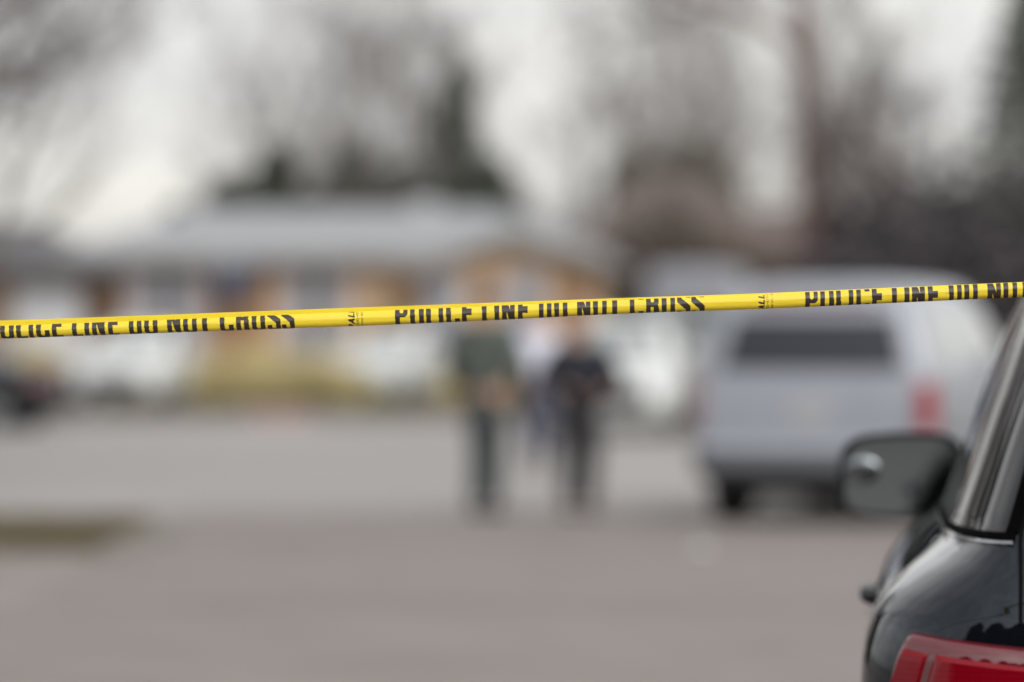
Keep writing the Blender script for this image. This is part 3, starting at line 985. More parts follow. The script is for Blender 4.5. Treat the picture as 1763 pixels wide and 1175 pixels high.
def door_mirror(root, P, sd, paint, s=1.0):
    """housing, glass facing the rear, arm"""
    cx, cy, cz = P.x + sd * (.045 + .125 * s), P.y, P.z
    hw, hh = .135 * s, .097 * s

    def ring(k, yy, n=28):
        pts = []
        for i in range(n):
            t = 2 * math.pi * i / n
            c, q = math.cos(t), math.sin(t)
            x = hw * k * math.copysign(abs(c) ** .42, c)
            z = hh * k * math.copysign(abs(q) ** .45, q) 
            if sd * x > 0: z *= 1 - .10 * (abs(x) / hw)        # outer end a little lower
            x += -sd * .012 * (z / hh)
            pts.append((cx + x, cy + yy, cz + z))
        return pts
    prof = [(.90, .004), (.985, -.002), (1.0, .012), (.99, .04), (.92, .085), (.74, .13), (.4, .155), (.02, .162)]
    mb = MB()
    n = 28
    vs = [q for k, yy in prof for q in ring(k, yy)]
    mb.add(vs, [(i * n + k, i * n + (k + 1) % n, (i + 1) * n + (k + 1) % n, (i + 1) * n + k) for i in range(len(prof) - 1) for k in range(n)])
    hs = mb.build("mirror_housing", paint, root, True)
    gl = MB()
    gl.add([(x, cy + .006 - .10 * (z - cz) * .25 + .0, z) for x, _, z in ring(.86, .006)], [tuple(range(n))])
    go = gl.build("mirror_glass", M["mirror"], hs, False)
    rows = []
    for i in range(7):
        a = rad(90 - 80 * i / 6) if False else math.pi / 2 * i / 6
        rows.append([(cx + sd * hw * .60 + .040 * s * math.sin(a) * math.cos(t), cy + .004 - .010 * math.cos(a), cz + .012 * s + .030 * s * math.sin(a) * math.sin(t)) for t in [2 * math.pi * k / 20 for k in range(21)]])
    MB().grid(rows).build("spot_mirror", M["convex"], hs, True)
    MB().tube([(P.x - sd * .06, cy + .05, cz - .07), (P.x + sd * .05, cy + .05, cz - .055), (cx - sd * hw * .5, cy + .05, cz - .03)], [.035, .028, .03], 10).build("mirror_arm", M["plastic"], hs, True)
    return hs


#           z     w     yr    yf    rxr   ryr   rxf   ryf
BLACK = [(0.26, 0.90, 0.16, 4.50, 0.30, 0.50, 0.34, 0.45),
         (0.38, 1.01, 0.05, 4.66, 0.32, 0.46, 0.36, 0.50),
         (0.58, 1.05, 0.0, 4.72, 0.34, 0.42, 0.36, 0.52),
         (0.70, 1.052, 0.02, 4.70, 0.342, 0.38, 0.36, 0.52),
         (0.82, 1.048, 0.035, 4.66, 0.338, 0.36, 0.36, 0.52),
         (0.92, 1.026, 0.040, 4.58, 0.318, 0.37, 0.36, 0.52),
         (0.965, 1.000, 0.055, 4.50, 0.293, 0.40, 0.36, 0.50),
         (1.02, 0.950, 0.085, 4.10, 0.245, 0.52, 0.34, 0.46),
         (1.060, 0.905, 0.115, 3.55, 0.201, 0.66, 0.33, 0.40),
         (1.088, 0.876, 0.135, 3.36, 0.173, 0.74, 0.32, 0.36),
         (1.12, 0.856, 0.155, 3.25, 0.155, 0.76, 0.30, 0.34),
         (1.40, 0.755, 0.27, 2.78, 0.15, 0.70, 0.26, 0.30),
         (1.58, 0.685, 0.36, 2.42, 0.15, 0.62, 0.24, 0.30),
         (1.67, 0.630, 0.43, 2.22, 0.18, 0.55, 0.26, 0.30),
         (1.725, 0.50, 0.60, 2.00, 0.20, 0.40, 0.26, 0.30),
         (1.745, 0.28, 0.90, 1.70, 0.15, 0.30, 0.15, 0.20)]
bo = dict(cat="car", belt=1.085, doors=(1.18, 2.22, 3.28), handles=((1.06, .915),), handle_mat=M["satin"], sub=8, fine=30, crown=.05, bulge=.035,
          side_windows=[(((1.22, 2.18), (1.12, 2.10), 1.115, 1.60), None), (((2.26, 3.06), (2.18, 2.30), 1.115, 1.60), None)],
          rear_window=((-.55, .55), (-.43, .43), 1.13, 1.60), windscreen=((-.5, .5), (-.40, .40), 1.13, 1.60),
          patches=[(((1.04, 2.52), (1.16, 2.46), 1.108, 1.62), M["glass"], "quarter_window", (-1, 1), 'p', .0045),
                   (((1.04, 2.95), (1.04, 2.95), 1.091, 1.0965), M["chrome"], "shoulder_glint_strip", (-1, 1), 'p', .005),  # bright strip stands in for the reflection along the shoulder's top edge
                   (((1.02, 2.95), (1.02, 2.95), 1.099, 1.114), M["gap"], "window_gasket", (-1, 1), 'p', .006),
                   (((1.0, 1.10), (1.0, 1.18), 1.115, 1.63), M["gap"], "pillar_trim", (-1, 1), 'p', .0052),
                   (((1.02, 2.95), (1.02, 2.95), 1.099, 1.114), M["gap"], "window_gasket", (-1, 1), 'p', .006),
                   (((1.0, 1.10), (1.0, 1.18), 1.115, 1.63), M["gap"], "pillar_trim", (-1, 1), 'p', .0052),
                   (((.988, 1.0), (.985, 1.0), .93, 1.64), M["gap"], "liftgate_gap", (-1, 1), 'p', .0035),
                   (((4.25, 4.95), (4.25, 4.95), .74, .90), M["clearlens"], "headlight", (-1, 1), 'p', .012),
                   (((-.5, .5), (-.5, .5), .5, .84), M["plastic"], "grille", (-1,), 'f', .008),
                   (((0, 2.15), (0, 2.15), .30, .50), M["plastic"], "lower_bumper", (-1, 1), 'p', .012),
                   (((-.26, .26), (-.26, .26), .70, .83), M["plate"], "number_plate", (-1,), 'x', .012)],
          mirror=(3.02, 1.137, 1.32), mirror_mat=M["satin"], mirror_out=-.085)
B_YAW = -7.5
suv, bsh = car("parked_suv", "black SUV cut off by the right edge, with red tail lamp and door mirror",
               (1.715, 7.86, 0), rad(B_YAW), BLACK, M["black"], (.95, 3.85), .37, bo)


# wrap-round tail lamps with a bright upper lip and two red chambers
def lamp_shape(h, e, tm=.2):
    def f(u, v):
        top = min(1, (1 - v) / tm)
        bot = min(1, v / .12)
        sx = min(1, min(u, 1 - u) / .05)
        return .003 + h * math.sqrt(max(0, 1 - (1 - top) ** 2)) * math.sqrt(max(0, 1 - (1 - bot) ** 2)) * math.sqrt(max(0, 1 - (1 - sx) ** 2)) + e
    return f


for sd in (-1, 1):
    tl = bsh.patch("tail_light", M["deepred"], suv, ((.62, 1.62), (.62, 1.48), .66, (.866, .906)), .0, sd, 44, 26, shape=lamp_shape(.030, .0))
    bsh.patch("lens", M["redlens"], tl, ((.66, 1.40), (.66, 1.31), .675, (.827, .863)), .0, sd, 30, 18, shape=lamp_shape(.010, .030, .07))
    bsh.patch("lens", M["redlens"], tl, ((1.43, 1.59), (1.34, 1.46), .675, (.863, .871)), .0, sd, 12, 18, shape=lamp_shape(.008, .030, .07))

SIL = [(0.30, 0.84, 0.10, 5.10, 0.16, 0.20, 0.25, 0.30),
       (0.42, 0.97, 0.0, 5.25, 0.16, 0.20, 0.28, 0.35),
       (0.60, 0.995, -.02, 5.30, 0.16, 0.20, 0.28, 0.35),
       (0.64, 0.99, 0.06, 5.28, 0.14, 0.18, 0.28, 0.35),
       (0.90, 1.00, 0.08, 5.24, 0.14, 0.18, 0.28, 0.35),
       (1.08, 0.99, 0.10, 5.10, 0.14, 0.18, 0.28, 0.35),
       (1.16, 0.975, 0.11, 4.10, 0.14, 0.18, 0.24, 0.30),
       (1.24, 0.955, 0.12, 3.85, 0.14, 0.18, 0.22, 0.26),
       (1.60, 0.85, 0.22, 3.30, 0.13, 0.18, 0.20, 0.26),
       (1.80, 0.775, 0.30, 2.98, 0.14, 0.20, 0.20, 0.26),
       (1.89, 0.69, 0.36, 2.80, 0.18, 0.26, 0.20, 0.26),
       (1.93, 0.48, 0.60, 2.50, 0.15, 0.26, 0.18, 0.24)]
so = dict(cat="car", belt=1.23, doors=(1.35, 2.42, 3.55), handles=((1.5, 1.08), (2.5, 1.08)),
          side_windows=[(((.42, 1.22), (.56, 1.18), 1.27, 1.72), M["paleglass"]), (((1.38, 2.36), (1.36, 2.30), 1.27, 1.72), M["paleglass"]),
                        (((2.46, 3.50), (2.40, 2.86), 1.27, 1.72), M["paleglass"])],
          rear_window=((-.74, .74), (-.64, .64), 1.22, 1.63), rglass=M["greyglass"], windscreen=((-.66, .66), (-.56, .56), 1.27, 1.76),
          patches=[(((1.15, 1.88), (1.15, 1.88), .74, 1.12), M["suvred"], "tail_light", (1,), 'p', .03),
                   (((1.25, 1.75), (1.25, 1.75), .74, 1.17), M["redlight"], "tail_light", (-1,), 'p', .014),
                   (((4.2, 4.95), (4.2, 4.95), .80, 1.0), M["clearlens"], "headlight", (-1, 1), 'p', .014),
                   (((-.62, .62), (-.62, .62), .66, 1.0), M["plastic"], "grille", (-1,), 'f', .01),
                   (((0, 1.9), (0, 1.9), .44, .60), M["silverlow"], "rear_bumper", (-1, 1), 'p', .02),
                   (((0, 1.8), (0, 1.8), .315, .425), M["plastic"], "bumper_valance", (-1, 1), 'p', .01),
                   (((-.16, .16), (-.16, .16), .80, .96), M["plate"], "number_plate", (-1,), 'x', .012),
                   (((-.5, .5), (-.5, .5), 1.72, 1.76), M["deepred"], "brake_light", (-1,), 'x', .012)],
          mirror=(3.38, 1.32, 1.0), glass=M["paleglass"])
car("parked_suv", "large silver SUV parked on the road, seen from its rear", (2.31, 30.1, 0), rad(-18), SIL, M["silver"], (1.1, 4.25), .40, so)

XOV = [(0.24, 0.78, 0.12, 4.40, 0.26, 0.36, 0.34, 0.40),
       (0.36, 0.90, 0.02, 4.52, 0.26, 0.36, 0.36, 0.45),
       (0.60, 0.925, 0.0, 4.55, 0.26, 0.36, 0.36, 0.45),
       (0.90, 0.92, 0.06, 4.48, 0.24, 0.36, 0.36, 0.45),
       (1.00, 0.90, 0.10, 4.20, 0.22, 0.34, 0.36, 0.45),
       (1.08, 0.87, 0.13, 3.40, 0.20, 0.32, 0.28, 0.34),
       (1.14, 0.85, 0.16, 3.20, 0.20, 0.32, 0.26, 0.30),
       (1.45, 0.74, 0.34, 2.70, 0.18, 0.30, 0.24, 0.28),
       (1.64, 0.64, 0.50, 2.25, 0.20, 0.30, 0.24, 0.28),
       (1.71, 0.42, 0.85, 1.95, 0.16, 0.26, 0.18, 0.24)]
xo = dict(cat="car", belt=1.12, doors=(1.15, 2.15, 3.15), handles=((1.25, .98), (2.25, .98)),
          side_windows=[(((1.2, 2.1), (1.2, 2.06), 1.16, 1.56), None), (((2.2, 3.0), (2.15, 2.45), 1.16, 1.56), None), (((.62, 1.12), (.75, 1.1), 1.18, 1.54), None)],
          rear_window=((-.6, .6), (-.46, .46), 1.17, 1.56), windscreen=((-.6, .6), (-.47, .47), 1.16, 1.60), wglass=M["paleglass"],
          patches=[(((1.0, 1.8), (1.0, 1.8), .80, 1.02), M["redlens"], "tail_light", (-1, 1), 'p', .012),
                   (((4.2, 4.92), (4.2, 4.92), .74, .90), M["clearlens"], "headlight", (-1, 1), 'p', .012),
                   (((-.5, .5), (-.5, .5), .42, .70), M["plastic"], "grille", (-1,), 'f', .008),
                   (((-.16, .16), (-.16, .16), .62, .76), M["plate"], "number_plate", (-1,), 'x', .012)],
          mirror=(2.95, 1.2, 1.0))
P = W(1080, HORIZON, 57)
car("parked_suv", "white crossover facing the camera behind the person in navy", (P.x + .20, 59.2, 0), rad(174), XOV, M["whitepaint"], (.85, 3.65), .35, xo)

SED = [(0.20, 0.76, 0.14, 4.55, 0.26, 0.36, 0.34, 0.40),
       (0.32, 0.88, 0.03, 4.68, 0.26, 0.36, 0.36, 0.45),
       (0.55, 0.905, 0.0, 4.72, 0.26, 0.36, 0.36, 0.45),
       (0.80, 0.90, 0.04, 4.66, 0.24, 0.36, 0.36, 0.45),
       (0.90, 0.88, 0.08, 4.45, 0.22, 0.34, 0.36, 0.45),
       (0.96, 0.85, 0.40, 3.60, 0.22, 0.32, 0.28, 0.34),
       (1.00, 0.82, 0.78, 3.35, 0.20, 0.26, 0.26, 0.30),
       (1.22, 0.71, 1.15, 2.90, 0.18, 0.22, 0.24, 0.26),
       (1.38, 0.60, 1.50, 2.45, 0.18, 0.22, 0.24, 0.26),
       (1.44, 0.40, 1.80, 2.20, 0.12, 0.15, 0.14, 0.15)]
eo = dict(cat="car", belt=.98, doors=(1.35, 2.25, 3.25), handles=((1.45, .86), (2.35, .86)),
          side_windows=[(((1.25, 2.2), (1.55, 2.1), 1.02, 1.33), None), (((2.3, 3.05), (2.2, 2.50), 1.02, 1.33), None)],
          rear_window=((-.58, .58), (-.42, .42), 1.02, 1.34), windscreen=((-.58, .58), (-.42, .42), 1.02, 1.34), wglass=M["paleglass"],
          patches=[(((.75, 1.8), (.75, 1.8), .68, .86), M["redlens"], "tail_light", (-1, 1), 'p', .012),
                   (((4.2, 4.92), (4.2, 4.92), .60, .76), M["clearlens"], "headlight", (-1, 1), 'p', .012),
                   (((-.5, .5), (-.5, .5), .34, .56), M["plastic"], "grille", (-1,), 'f', .008),
                   (((-.16, .16), (-.16, .16), .60, .72), M["plate"], "number_plate", (-1,), 'x', .012)],
          mirror=(2.95, 1.06, .9))
car("parked_sedan", "white sedan facing the camera in front of the left shutters", (W(245, 0, 70).x + .25, 71.8, .12), rad(174), SED, M["whitepaint"], (.9, 3.75), .32, eo)
car("parked_sedan", "white sedan seen at an angle behind the officer in green", (W(735, 0, 73).x + .35, 74.4, .12), rad(158), SED, M["whitepaint"], (.9, 3.75), .32, eo)
car("parked_sedan", "dark charcoal car cut off by the left edge", (W(125, 0, 60).x, 59.0, 0), rad(80), SED, M["darkpaint"], (.9, 3.75), .32, dict(eo, wglass=M["glass"], patches=[(c_, M["deepred"] if n_ == "tail_light" else m_, n_, sd_, md_, of_) for c_, m_, n_, sd_, md_, of_ in eo["patches"]]))

# white box van far behind, between the houses
VAN = [(0.35, 0.92, 0.02, 5.2, 0.10, 0.12, 0.25, 0.30),
       (0.55, 0.98, 0.0, 5.3, 0.10, 0.12, 0.28, 0.32),
       (1.00, 0.99, 0.0, 5.25, 0.10, 0.12, 0.28, 0.32),
       (1.20, 0.99, 0.01, 4.6, 0.10, 0.12, 0.26, 0.30),
       (1.90, 0.95, 0.03, 4.1, 0.10, 0.12, 0.24, 0.28),
       (2.35, 0.90, 0.06, 3.7, 0.12, 0.14, 0.22, 0.26),
       (2.55, 0.80, 0.14, 3.5, 0.16, 0.20, 0.22, 0.26),
       (2.62, 0.60, 0.4, 3.2, 0.14, 0.20, 0.18, 0.22)]
vo = dict(cat="van", belt=1.2, doors=(3.0, 4.0), handles=((3.1, 1.1),),
          side_windows=[(((3.1, 3.95), (3.1, 3.75), 1.3, 1.85), None)],
          rear_window=((-.7, .7), (-.66, .66), 1.35, 1.85), rglass=M["paleglass"], windscreen=((-.66, .66), (-.58, .58), 1.3, 1.9),
          patches=[(((1.0, 1.7), (1.0, 1.7), .8, 1.15), M["redlens"], "tail_light", (-1, 1), 'p', .012),
                   (((4.2, 4.9), (4.2, 4.9), .75, .95), M["clearlens"], "headlight", (-1, 1), 'p', .012),
                   (((-.2, .2), (-.2, .2), .7, .84), M["plate"], "number_plate", (-1,), 'x', .012)],
          mirror=(3.9, 1.4, 1.1))
car("parked_van", "tall white van standing in front of the brown-roofed house", (W(1190, 0, 74).x, 74, .12), rad(-8), VAN, M["vanshade"], (1.0, 4.3), .36, vo)

# ---------------------------------------------------------------- people


def skin_mesh(name, chains, m, parent, root=0, sub=2):
    """chains: list of lists of (point, radius); a chain starting with an int joins that vertex"""
    me = bpy.data.meshes.new(name)
    V, E, Rr = [], [], []
    names = {}
    for ch in chains:
        prev = None
        for it in ch:
            if isinstance(it, str):
                prev = names[it]
                continue
            p, r = it[0], it[1]
            V.append(tuple(p)); Rr.append(r if isinstance(r, tuple) else (r, r))
            i = len(V) - 1
            if len(it) > 2: names[it[2]] = i
            if prev is not None: E.append((prev, i))
            prev = i
    me.from_pydata(V, E, [])
    o = link_mesh(name, me, m, parent)
    bm = bmesh.new(); bm.from_mesh(me)
    L = bm.verts.layers.skin.verify()
    bm.verts.ensure_lookup_table()
    for i, v in enumerate(bm.verts):
        v[L].radius = Rr[i]
        v[L].use_root = (i == root)
    bm.to_mesh(me); bm.free()
    s = o.modifiers.new("skin", 'SKIN')
    s.use_smooth_shade = True
    if sub:
        b = o.modifiers.new("smooth", 'SUBSURF')
        b.levels = sub; b.render_levels = sub
    return o


def person(label, loc, yaw, H, top, bottom, hair, arms, legs, vest=None, bulk=1.0):
    """y forward; arms: (elbow, wrist) for the left and right hand; legs: (knee, ankle)"""
    k = H / 1.75
    V = lambda x, y, z: Vector((x * k, y * k, z * k))
    root = empty("person", loc, yaw)
    tag(root, label, "person")
    hip, waist, chest, neck = V(0, 0, .95), V(0, .01, 1.10), V(0, .015, 1.32), V(0, 0, 1.49)
    head = [(V(0, .005, 1.50), .055 * k), (V(0, .012, 1.56), .070 * k), (V(0, .022, 1.63), (.080 * k, .095 * k)), (V(0, .012, 1.695), (.076 * k, .092 * k)), (V(0, .0, 1.735), .05 * k)]
    ch = [[(hip, .13 * k, "hip"), (waist, (.14 * k, .10 * k)), (chest, (.16 * k, .11 * k), "chest"), (V(0, 0, 1.44), .085 * k, "nk")] + head[:2] + [(head[2][0], head[2][1], "face")] + head[3:]]
    ch.append(["face", (V(0, .115, 1.622), .016 * k), (V(0, .128, 1.605), .013 * k)])
    for s in (-1, 1):
        ch.append(["face", (V(s * .083, .0, 1.63), .012 * k), (V(s * .094, -.008, 1.645), .010 * k)])
    for s, (el, wr) in zip((-1, 1), arms):
        sh = V(s * .185, -.005, 1.40)
        el, wr = V(*el), V(*wr)
        fd = (wr - el).normalized()
        side = Vector((0, 1, 0)) - fd * fd.y
        side = side.normalized() if side.length > .1 else Vector((1, 0, 0))
        nrmv = fd.cross(side)
        pm = wr + fd * .055 * k
        tag_ = "palm%d" % s
        ch.append(["chest", (sh, .062 * k), (sh.lerp(el, .5), .047 * k), (el, .040 * k), (el.lerp(wr, .45), .037 * k), (wr, .026 * k), (pm, (.030 * k, .020 * k), tag_)])
        for j, (o_, ln) in enumerate(((.030, .075), (.011, .083), (-.009, .077), (-.028, .060))):
            b = wr + fd * .088 * k + side * o_ * k
            ch.append([tag_, (b, .0092 * k), (b + fd * ln * .55 * k + nrmv * .012 * k * s, .0085 * k), (b + fd * ln * .9 * k + nrmv * .034 * k * s, .0072 * k)])
        tb = pm + side * .036 * k
        ch.append([tag_, (tb, .0105 * k), (tb + fd * .035 * k + side * .014 * k, .0095 * k), (tb + fd * .062 * k + side * .012 * k + nrmv * .01 * k * s, .008 * k)])
    for s, (kn, an) in zip((-1, 1), legs):
        kn, an = V(*kn), V(*an)
        ch.append(["hip", (V(s * .09, 0, .90), .085 * k), (kn, .055 * k), (kn.lerp(an, .4), .052 * k), (an, .035 * k), (an + V(0, .10, -.035), (.035 * k, .025 * k))])
    skin_mesh("body", ch, M["skin"], root, 0, 1)
    # clothing
    sl = [[(V(0, 0, .90 if not vest else .80), (.168 * k + (.05 if vest else 0), .125 * k + (.03 if vest else 0))), (waist, (.165 * k * bulk, .122 * k * bulk)), (V(0, .012, 1.24), (.185 * k * bulk, .13 * k * bulk)), (chest + V(0, 0, .02), (.195 * k * bulk, .135 * k * bulk), "c"), (V(0, -.005, 1.44), (.10 * k, .08 * k)), (V(0, -.005, 1.475), .068 * k)]]
    for s, (el, wr) in zip((-1, 1), arms):
        sh = V(s * .19, -.005, 1.395)
        el, wr = V(*el), V(*wr)
        sl.append(["c", (sh, .083 * k * bulk), (sh.lerp(el, .55), .072 * k * bulk), (el, .064 * k * bulk), (el.lerp(wr, .5), .058 * k * bulk), (el.lerp(wr, 1.0), .044 * k)])
    skin_mesh("jacket", sl, top, root)
    tb_ = 1 + (bulk - 1) * .5
    tr = [[(V(0, 0, .99), (.155 * k, .118 * k)), (V(0, 0, .91), (.155 * k, .125 * k), "h")]]
    for s, (kn, an) in zip((-1, 1), legs):
        kn, an = V(*kn), V(*an)
        tr.append(["h", (V(s * .092, 0, .84), .105 * k * tb_), (V(s * .092, 0, .84).lerp(kn, .55), .092 * k * tb_), (kn, .074 * k * tb_), (kn.lerp(an, .45), .070 * k * tb_), (an + V(0, 0, -.01), .062 * k * tb_)])
        q = an
        sm = MB()
        rows = []
        for (yy, hw, ht) in ((-.085, .028, .06), (-.06, .038, .095), (0, .042, .10), (.06, .046, .075), (.13, .048, .055), (.175, .036, .045), (.20, .012, .03)):
            z0 = (q.z - .085 * k)
            rows.append([(q.x + hw * k * math.cos(t) * 1.05, q.y + yy * k, z0 + max(0, ht * k * math.sin(t))) for t in [math.pi * i / 8 for i in range(9)]])
        sm.grid(rows)
        o = sm.build("shoe", M["shoe"], root, True)
        o.modifiers.new("thickness", 'SOLIDIFY').thickness = .008
    skin_mesh("trousers", tr, bottom, root)
    hb = MB()
    rows = []
    for i in range(9):
        la = rad(-18 + 108 * i / 8)
        row = []
        for j in range(25):
            lo = 2 * math.pi * j / 24
            f = max(0, math.sin(lo))           # forward
            l2 = max(la, rad(42) * f ** .5 - rad(2)) if f > 0 else la
            row.append(V(.092 * math.cos(l2) * math.cos(lo), .002 + .108 * math.cos(l2) * math.sin(lo) * (.96 if f > 0 else 1.04), 1.652 + .115 * math.sin(l2)))
        rows.append(row)
    o = hb.grid(rows).build("hair", hair, root, True)
    o.modifiers.new("thickness", 'SOLIDIFY').thickness = .012
    for s in (-1, 1):
        MB().tube([V(s * .033, .104, 1.643), V(s * .033, .110, 1.643), V(s * .033, .112, 1.643)], [.012 * k, .010 * k, .003], 8).build("eye", M["shoe"], root, True)
    if vest:
        vs = [[(V(0, .0, 1.12), (.178 * k, .142 * k)), (V(0, .014, 1.26), (.200 * k, .152 * k)), (V(0, .012, 1.36), (.204 * k, .152 * k)), (V(0, 0, 1.43), (.13 * k, .11 * k))]]
        skin_mesh("vest", vs, vest, root)
    return root


straight = (((-.10, .0, .50), (-.10, -.01, .085)), ((.10, .0, .50), (.10, -.01, .085)))
person("standing person in grey-green uniform with legs close together", (W(836, 0, 32.0).x, 32.0, 0), rad(-25), 1.90, M["greenshirt"], M["greentrou"], M["hairdark"],
       arms=(((-.29, -.03, 1.13), (-.22, .14, .96)), ((.30, -.02, 1.13), (.25, .13, .95))),
       legs=(((-.075, .04, .50), (-.07, -.04, .085)), ((.075, -.01, .50), (.065, .03, .085))), bulk=1.15)
person("standing person in navy jacket and dark vest with elbows out", (W(998, 0, 32.0).x, 32.0, 0), rad(-160), 1.67, M["navy"], M["chartrou"], M["hairbrown"],
       arms=(((-.36, -.02, 1.16), (-.19, .17, 1.10)), ((.36, -.02, 1.16), (.19, .17, 1.10))),
       legs=(((-.10, .05, .50), (-.09, .0, .085)), ((.10, .0, .50), (.09, -.05, .085))), vest=M["vest"], bulk=1.42)
person("person in pale lilac shirt and dark blue trousers, farther back between the other two", (W(924, 0, 42.0).x, 42.0, 0), rad(175), 1.78, M["whiteshirt"], M["navytrou"], M["hairdark"],
       arms=(((-.27, -.03, 1.14), (-.20, .16, 1.02)), ((.27, -.03, 1.14), (.20, .16, 1.02))), legs=straight, bulk=1.25)

# crumpled paper on the road
R = random.Random(4)
bm = bmesh.new()
bmesh.ops.create_icosphere(bm, subdivisions=3, radius=.06)
for v in bm.verts:
    v.co *= .75 + .45 * R.random()
    v.co.z = max(v.co.z * .6 + .04, 0)
me = bpy.data.meshes.new("paper")
bm.to_mesh(me); bm.free()
o = link_mesh("paper", me, M["paper"])
pg = W(1206, 957, FPX * CAM_H / (957 - HORIZON))
o.location = (pg.x, pg.y, 0)
tag(o, "small crumpled white paper lying on the road left of the silver SUV's shadow", "paper")

# ---------------------------------------------------------------- police tape in front
MMPX = 7.5 / FPX * 1000.0          # millimetres per photograph pixel at the tape


def rrect(x, y, x0, x1, y0, y1, r):
    cx, cy, hx_, hy_ = (x0 + x1) / 2, (y0 + y1) / 2, (x1 - x0) / 2, (y1 - y0) / 2
    qx, qy = np.abs(x - cx) - hx_ + r, np.abs(y - cy) - hy_ + r
    return np.where((qx > 0) & (qy > 0), qx * qx + qy * qy < r * r, (np.abs(x - cx) < hx_) & (np.abs(y - cy) < hy_))


ST, AR = 9.3, 6.0


def glyph(c, x, y, w, H=50.0):
    box = (x >= 0) & (x <= w) & (y >= 0) & (y <= H)
    stem = box & (x < ST)
    if c == 'I': return stem
    if c == 'L': return stem | (box & (y < AR))
    if c == 'E': return stem | (box & ((y < AR) | (y > H - AR) | ((np.abs(y - 25.5) < 5.7) & (x < w * .92))))
    if c == 'T': return box & ((np.abs(x - w / 2) < ST / 2 + .3) | (y > H - AR))
    if c == 'O': return rrect(x, y, 0, w, 0, H, 9) & ~rrect(x, y, ST, w - ST, AR, H - AR, 3.5)
    if c == 'D': return (rrect(x, y, 0, w, 0, H, 9) | (box & (x < ST))) & ~rrect(x, y, ST, w - ST, AR, H - AR, 3)
    if c == 'C':
        return rrect(x, y, 0, w, 0, H, 9) & ~rrect(x, y, ST, w - ST, AR, H - AR, 3.5) & ~((x > ST) & (np.abs(y - 25.2) < 10.2))
    if c == 'P':
        return stem | (rrect(x, y, -10, w, 19.5, H, 8.5) & (x >= 0) & ~rrect(x, y, ST, w - ST + .8, 26, H - AR, 3))
    if c == 'R':
        bowl = rrect(x, y, -10, w, 22, H, 8) & (x >= 0) & ~rrect(x, y, ST, w - ST, 29, H - AR, 3)
        leg = rrect(x, y, w - ST - .6, w, -10, 25.5, 5) & (y >= 0)
        return stem | bowl | leg | (box & (np.abs(y - 25) < 3.5) & (x < w - 4))
    if c == 'N':
        dg = np.abs((x - ST * .5) - (H - y) / H * (w - ST)) < ST * .40
        return stem | (box & (x > w - ST)) | (box & dg)
    if c == 'S':
        yy = y + (x - w / 2) * .75
        o = rrect(x, y, 0, w, 0, H, 9.5)
        up = (yy > 31.5) & (y < H - AR) & (x > ST) & ((x < w - ST) | (y < 37))
        lo = (yy < 18.5) & (y > AR) & (x < w - ST) & ((x > ST) | (y > 13))
        return o & ~up & ~lo
    return box & False


LEG = [('P', 680, 702), ('O', 706, 729.5), ('L', 733.5, 752), ('I', 755, 763), ('C', 768, 791), ('E', 795, 813.5),
       ('L', 829.5, 847), ('I', 851, 859.5), ('N', 864, 886), ('E', 891.5, 910), ('D', 927.5, 949.5), ('O', 954, 977),
       ('N', 993.5, 1016.5), ('O', 1021, 1044.5), ('T', 1048, 1068), ('C', 1084, 1107.5), ('R', 1112, 1134), ('O', 1139, 1162),
       ('S', 1165.5, 1188.5), ('S', 1190, 1212.5)]
PER = 705.5
BITS = {'0': "01110100011000110001100011000101110", '1': "00100011000010000100001000010001110", '4': "00010001100101010010111110001000010",
        '7': "11111000010001000100010000100001000", '8': "01110100011000101110100011000101110", '-': "00000000000000011111000000000000000",
        'E': "11111100001000011110100001000011111", 'n': "00000000001111010001100011000110001", 'g': "00000011111000110001011110000101110",
        'i': "00100000000110000100001000010001110", 'e': "00000000000111010001111111000001111", 'r': "00000000001011011000100001000010000",
        ',': "00000000000000000000001000010001000", 'I': "01110001000010000100001000010001110", 'c': "00000000000111010000100001000001111",
        '.': "00000000000000000000000000110001100", ' ': "0" * 35}


def small_text(txt, u, v, u0, v0, hh, adv):
    """text running up the tape (along v), letter tops towards -u; u0 is the baseline side"""
    out = np.zeros(u.shape, bool)
    ci = np.floor((v - v0) / adv).astype(int)
    fx = ((v - v0) / adv - ci) * 6
    fy = (u - (u0 - hh)) / hh * 7
    col = np.floor(fx).astype(int); row = np.floor(fy).astype(int)
    ok = (ci >= 0) & (ci < len(txt)) & (col < 5) & (row >= 0) & (row < 7)
    for k, ch in enumerate(txt):
        b = np.array([q == '1' for q in BITS[ch]]).reshape(7, 5)
        s = ok & (ci == k)
        c2 = np.clip(np.floor(fx - .45).astype(int), 0, 4)
        out[s] = b[row[s], col[s]] | b[row[s], c2[s]]
    return out


def seg_d(x, y, ax, ay, bx, by):
    dx, dy = bx - ax, by - ay
    t = np.clip(((x - ax) * dx + (y - ay) * dy) / (dx * dx + dy * dy), 0, 1)
    return np.hypot(x - ax - t * dx, y - ay - t * dy)


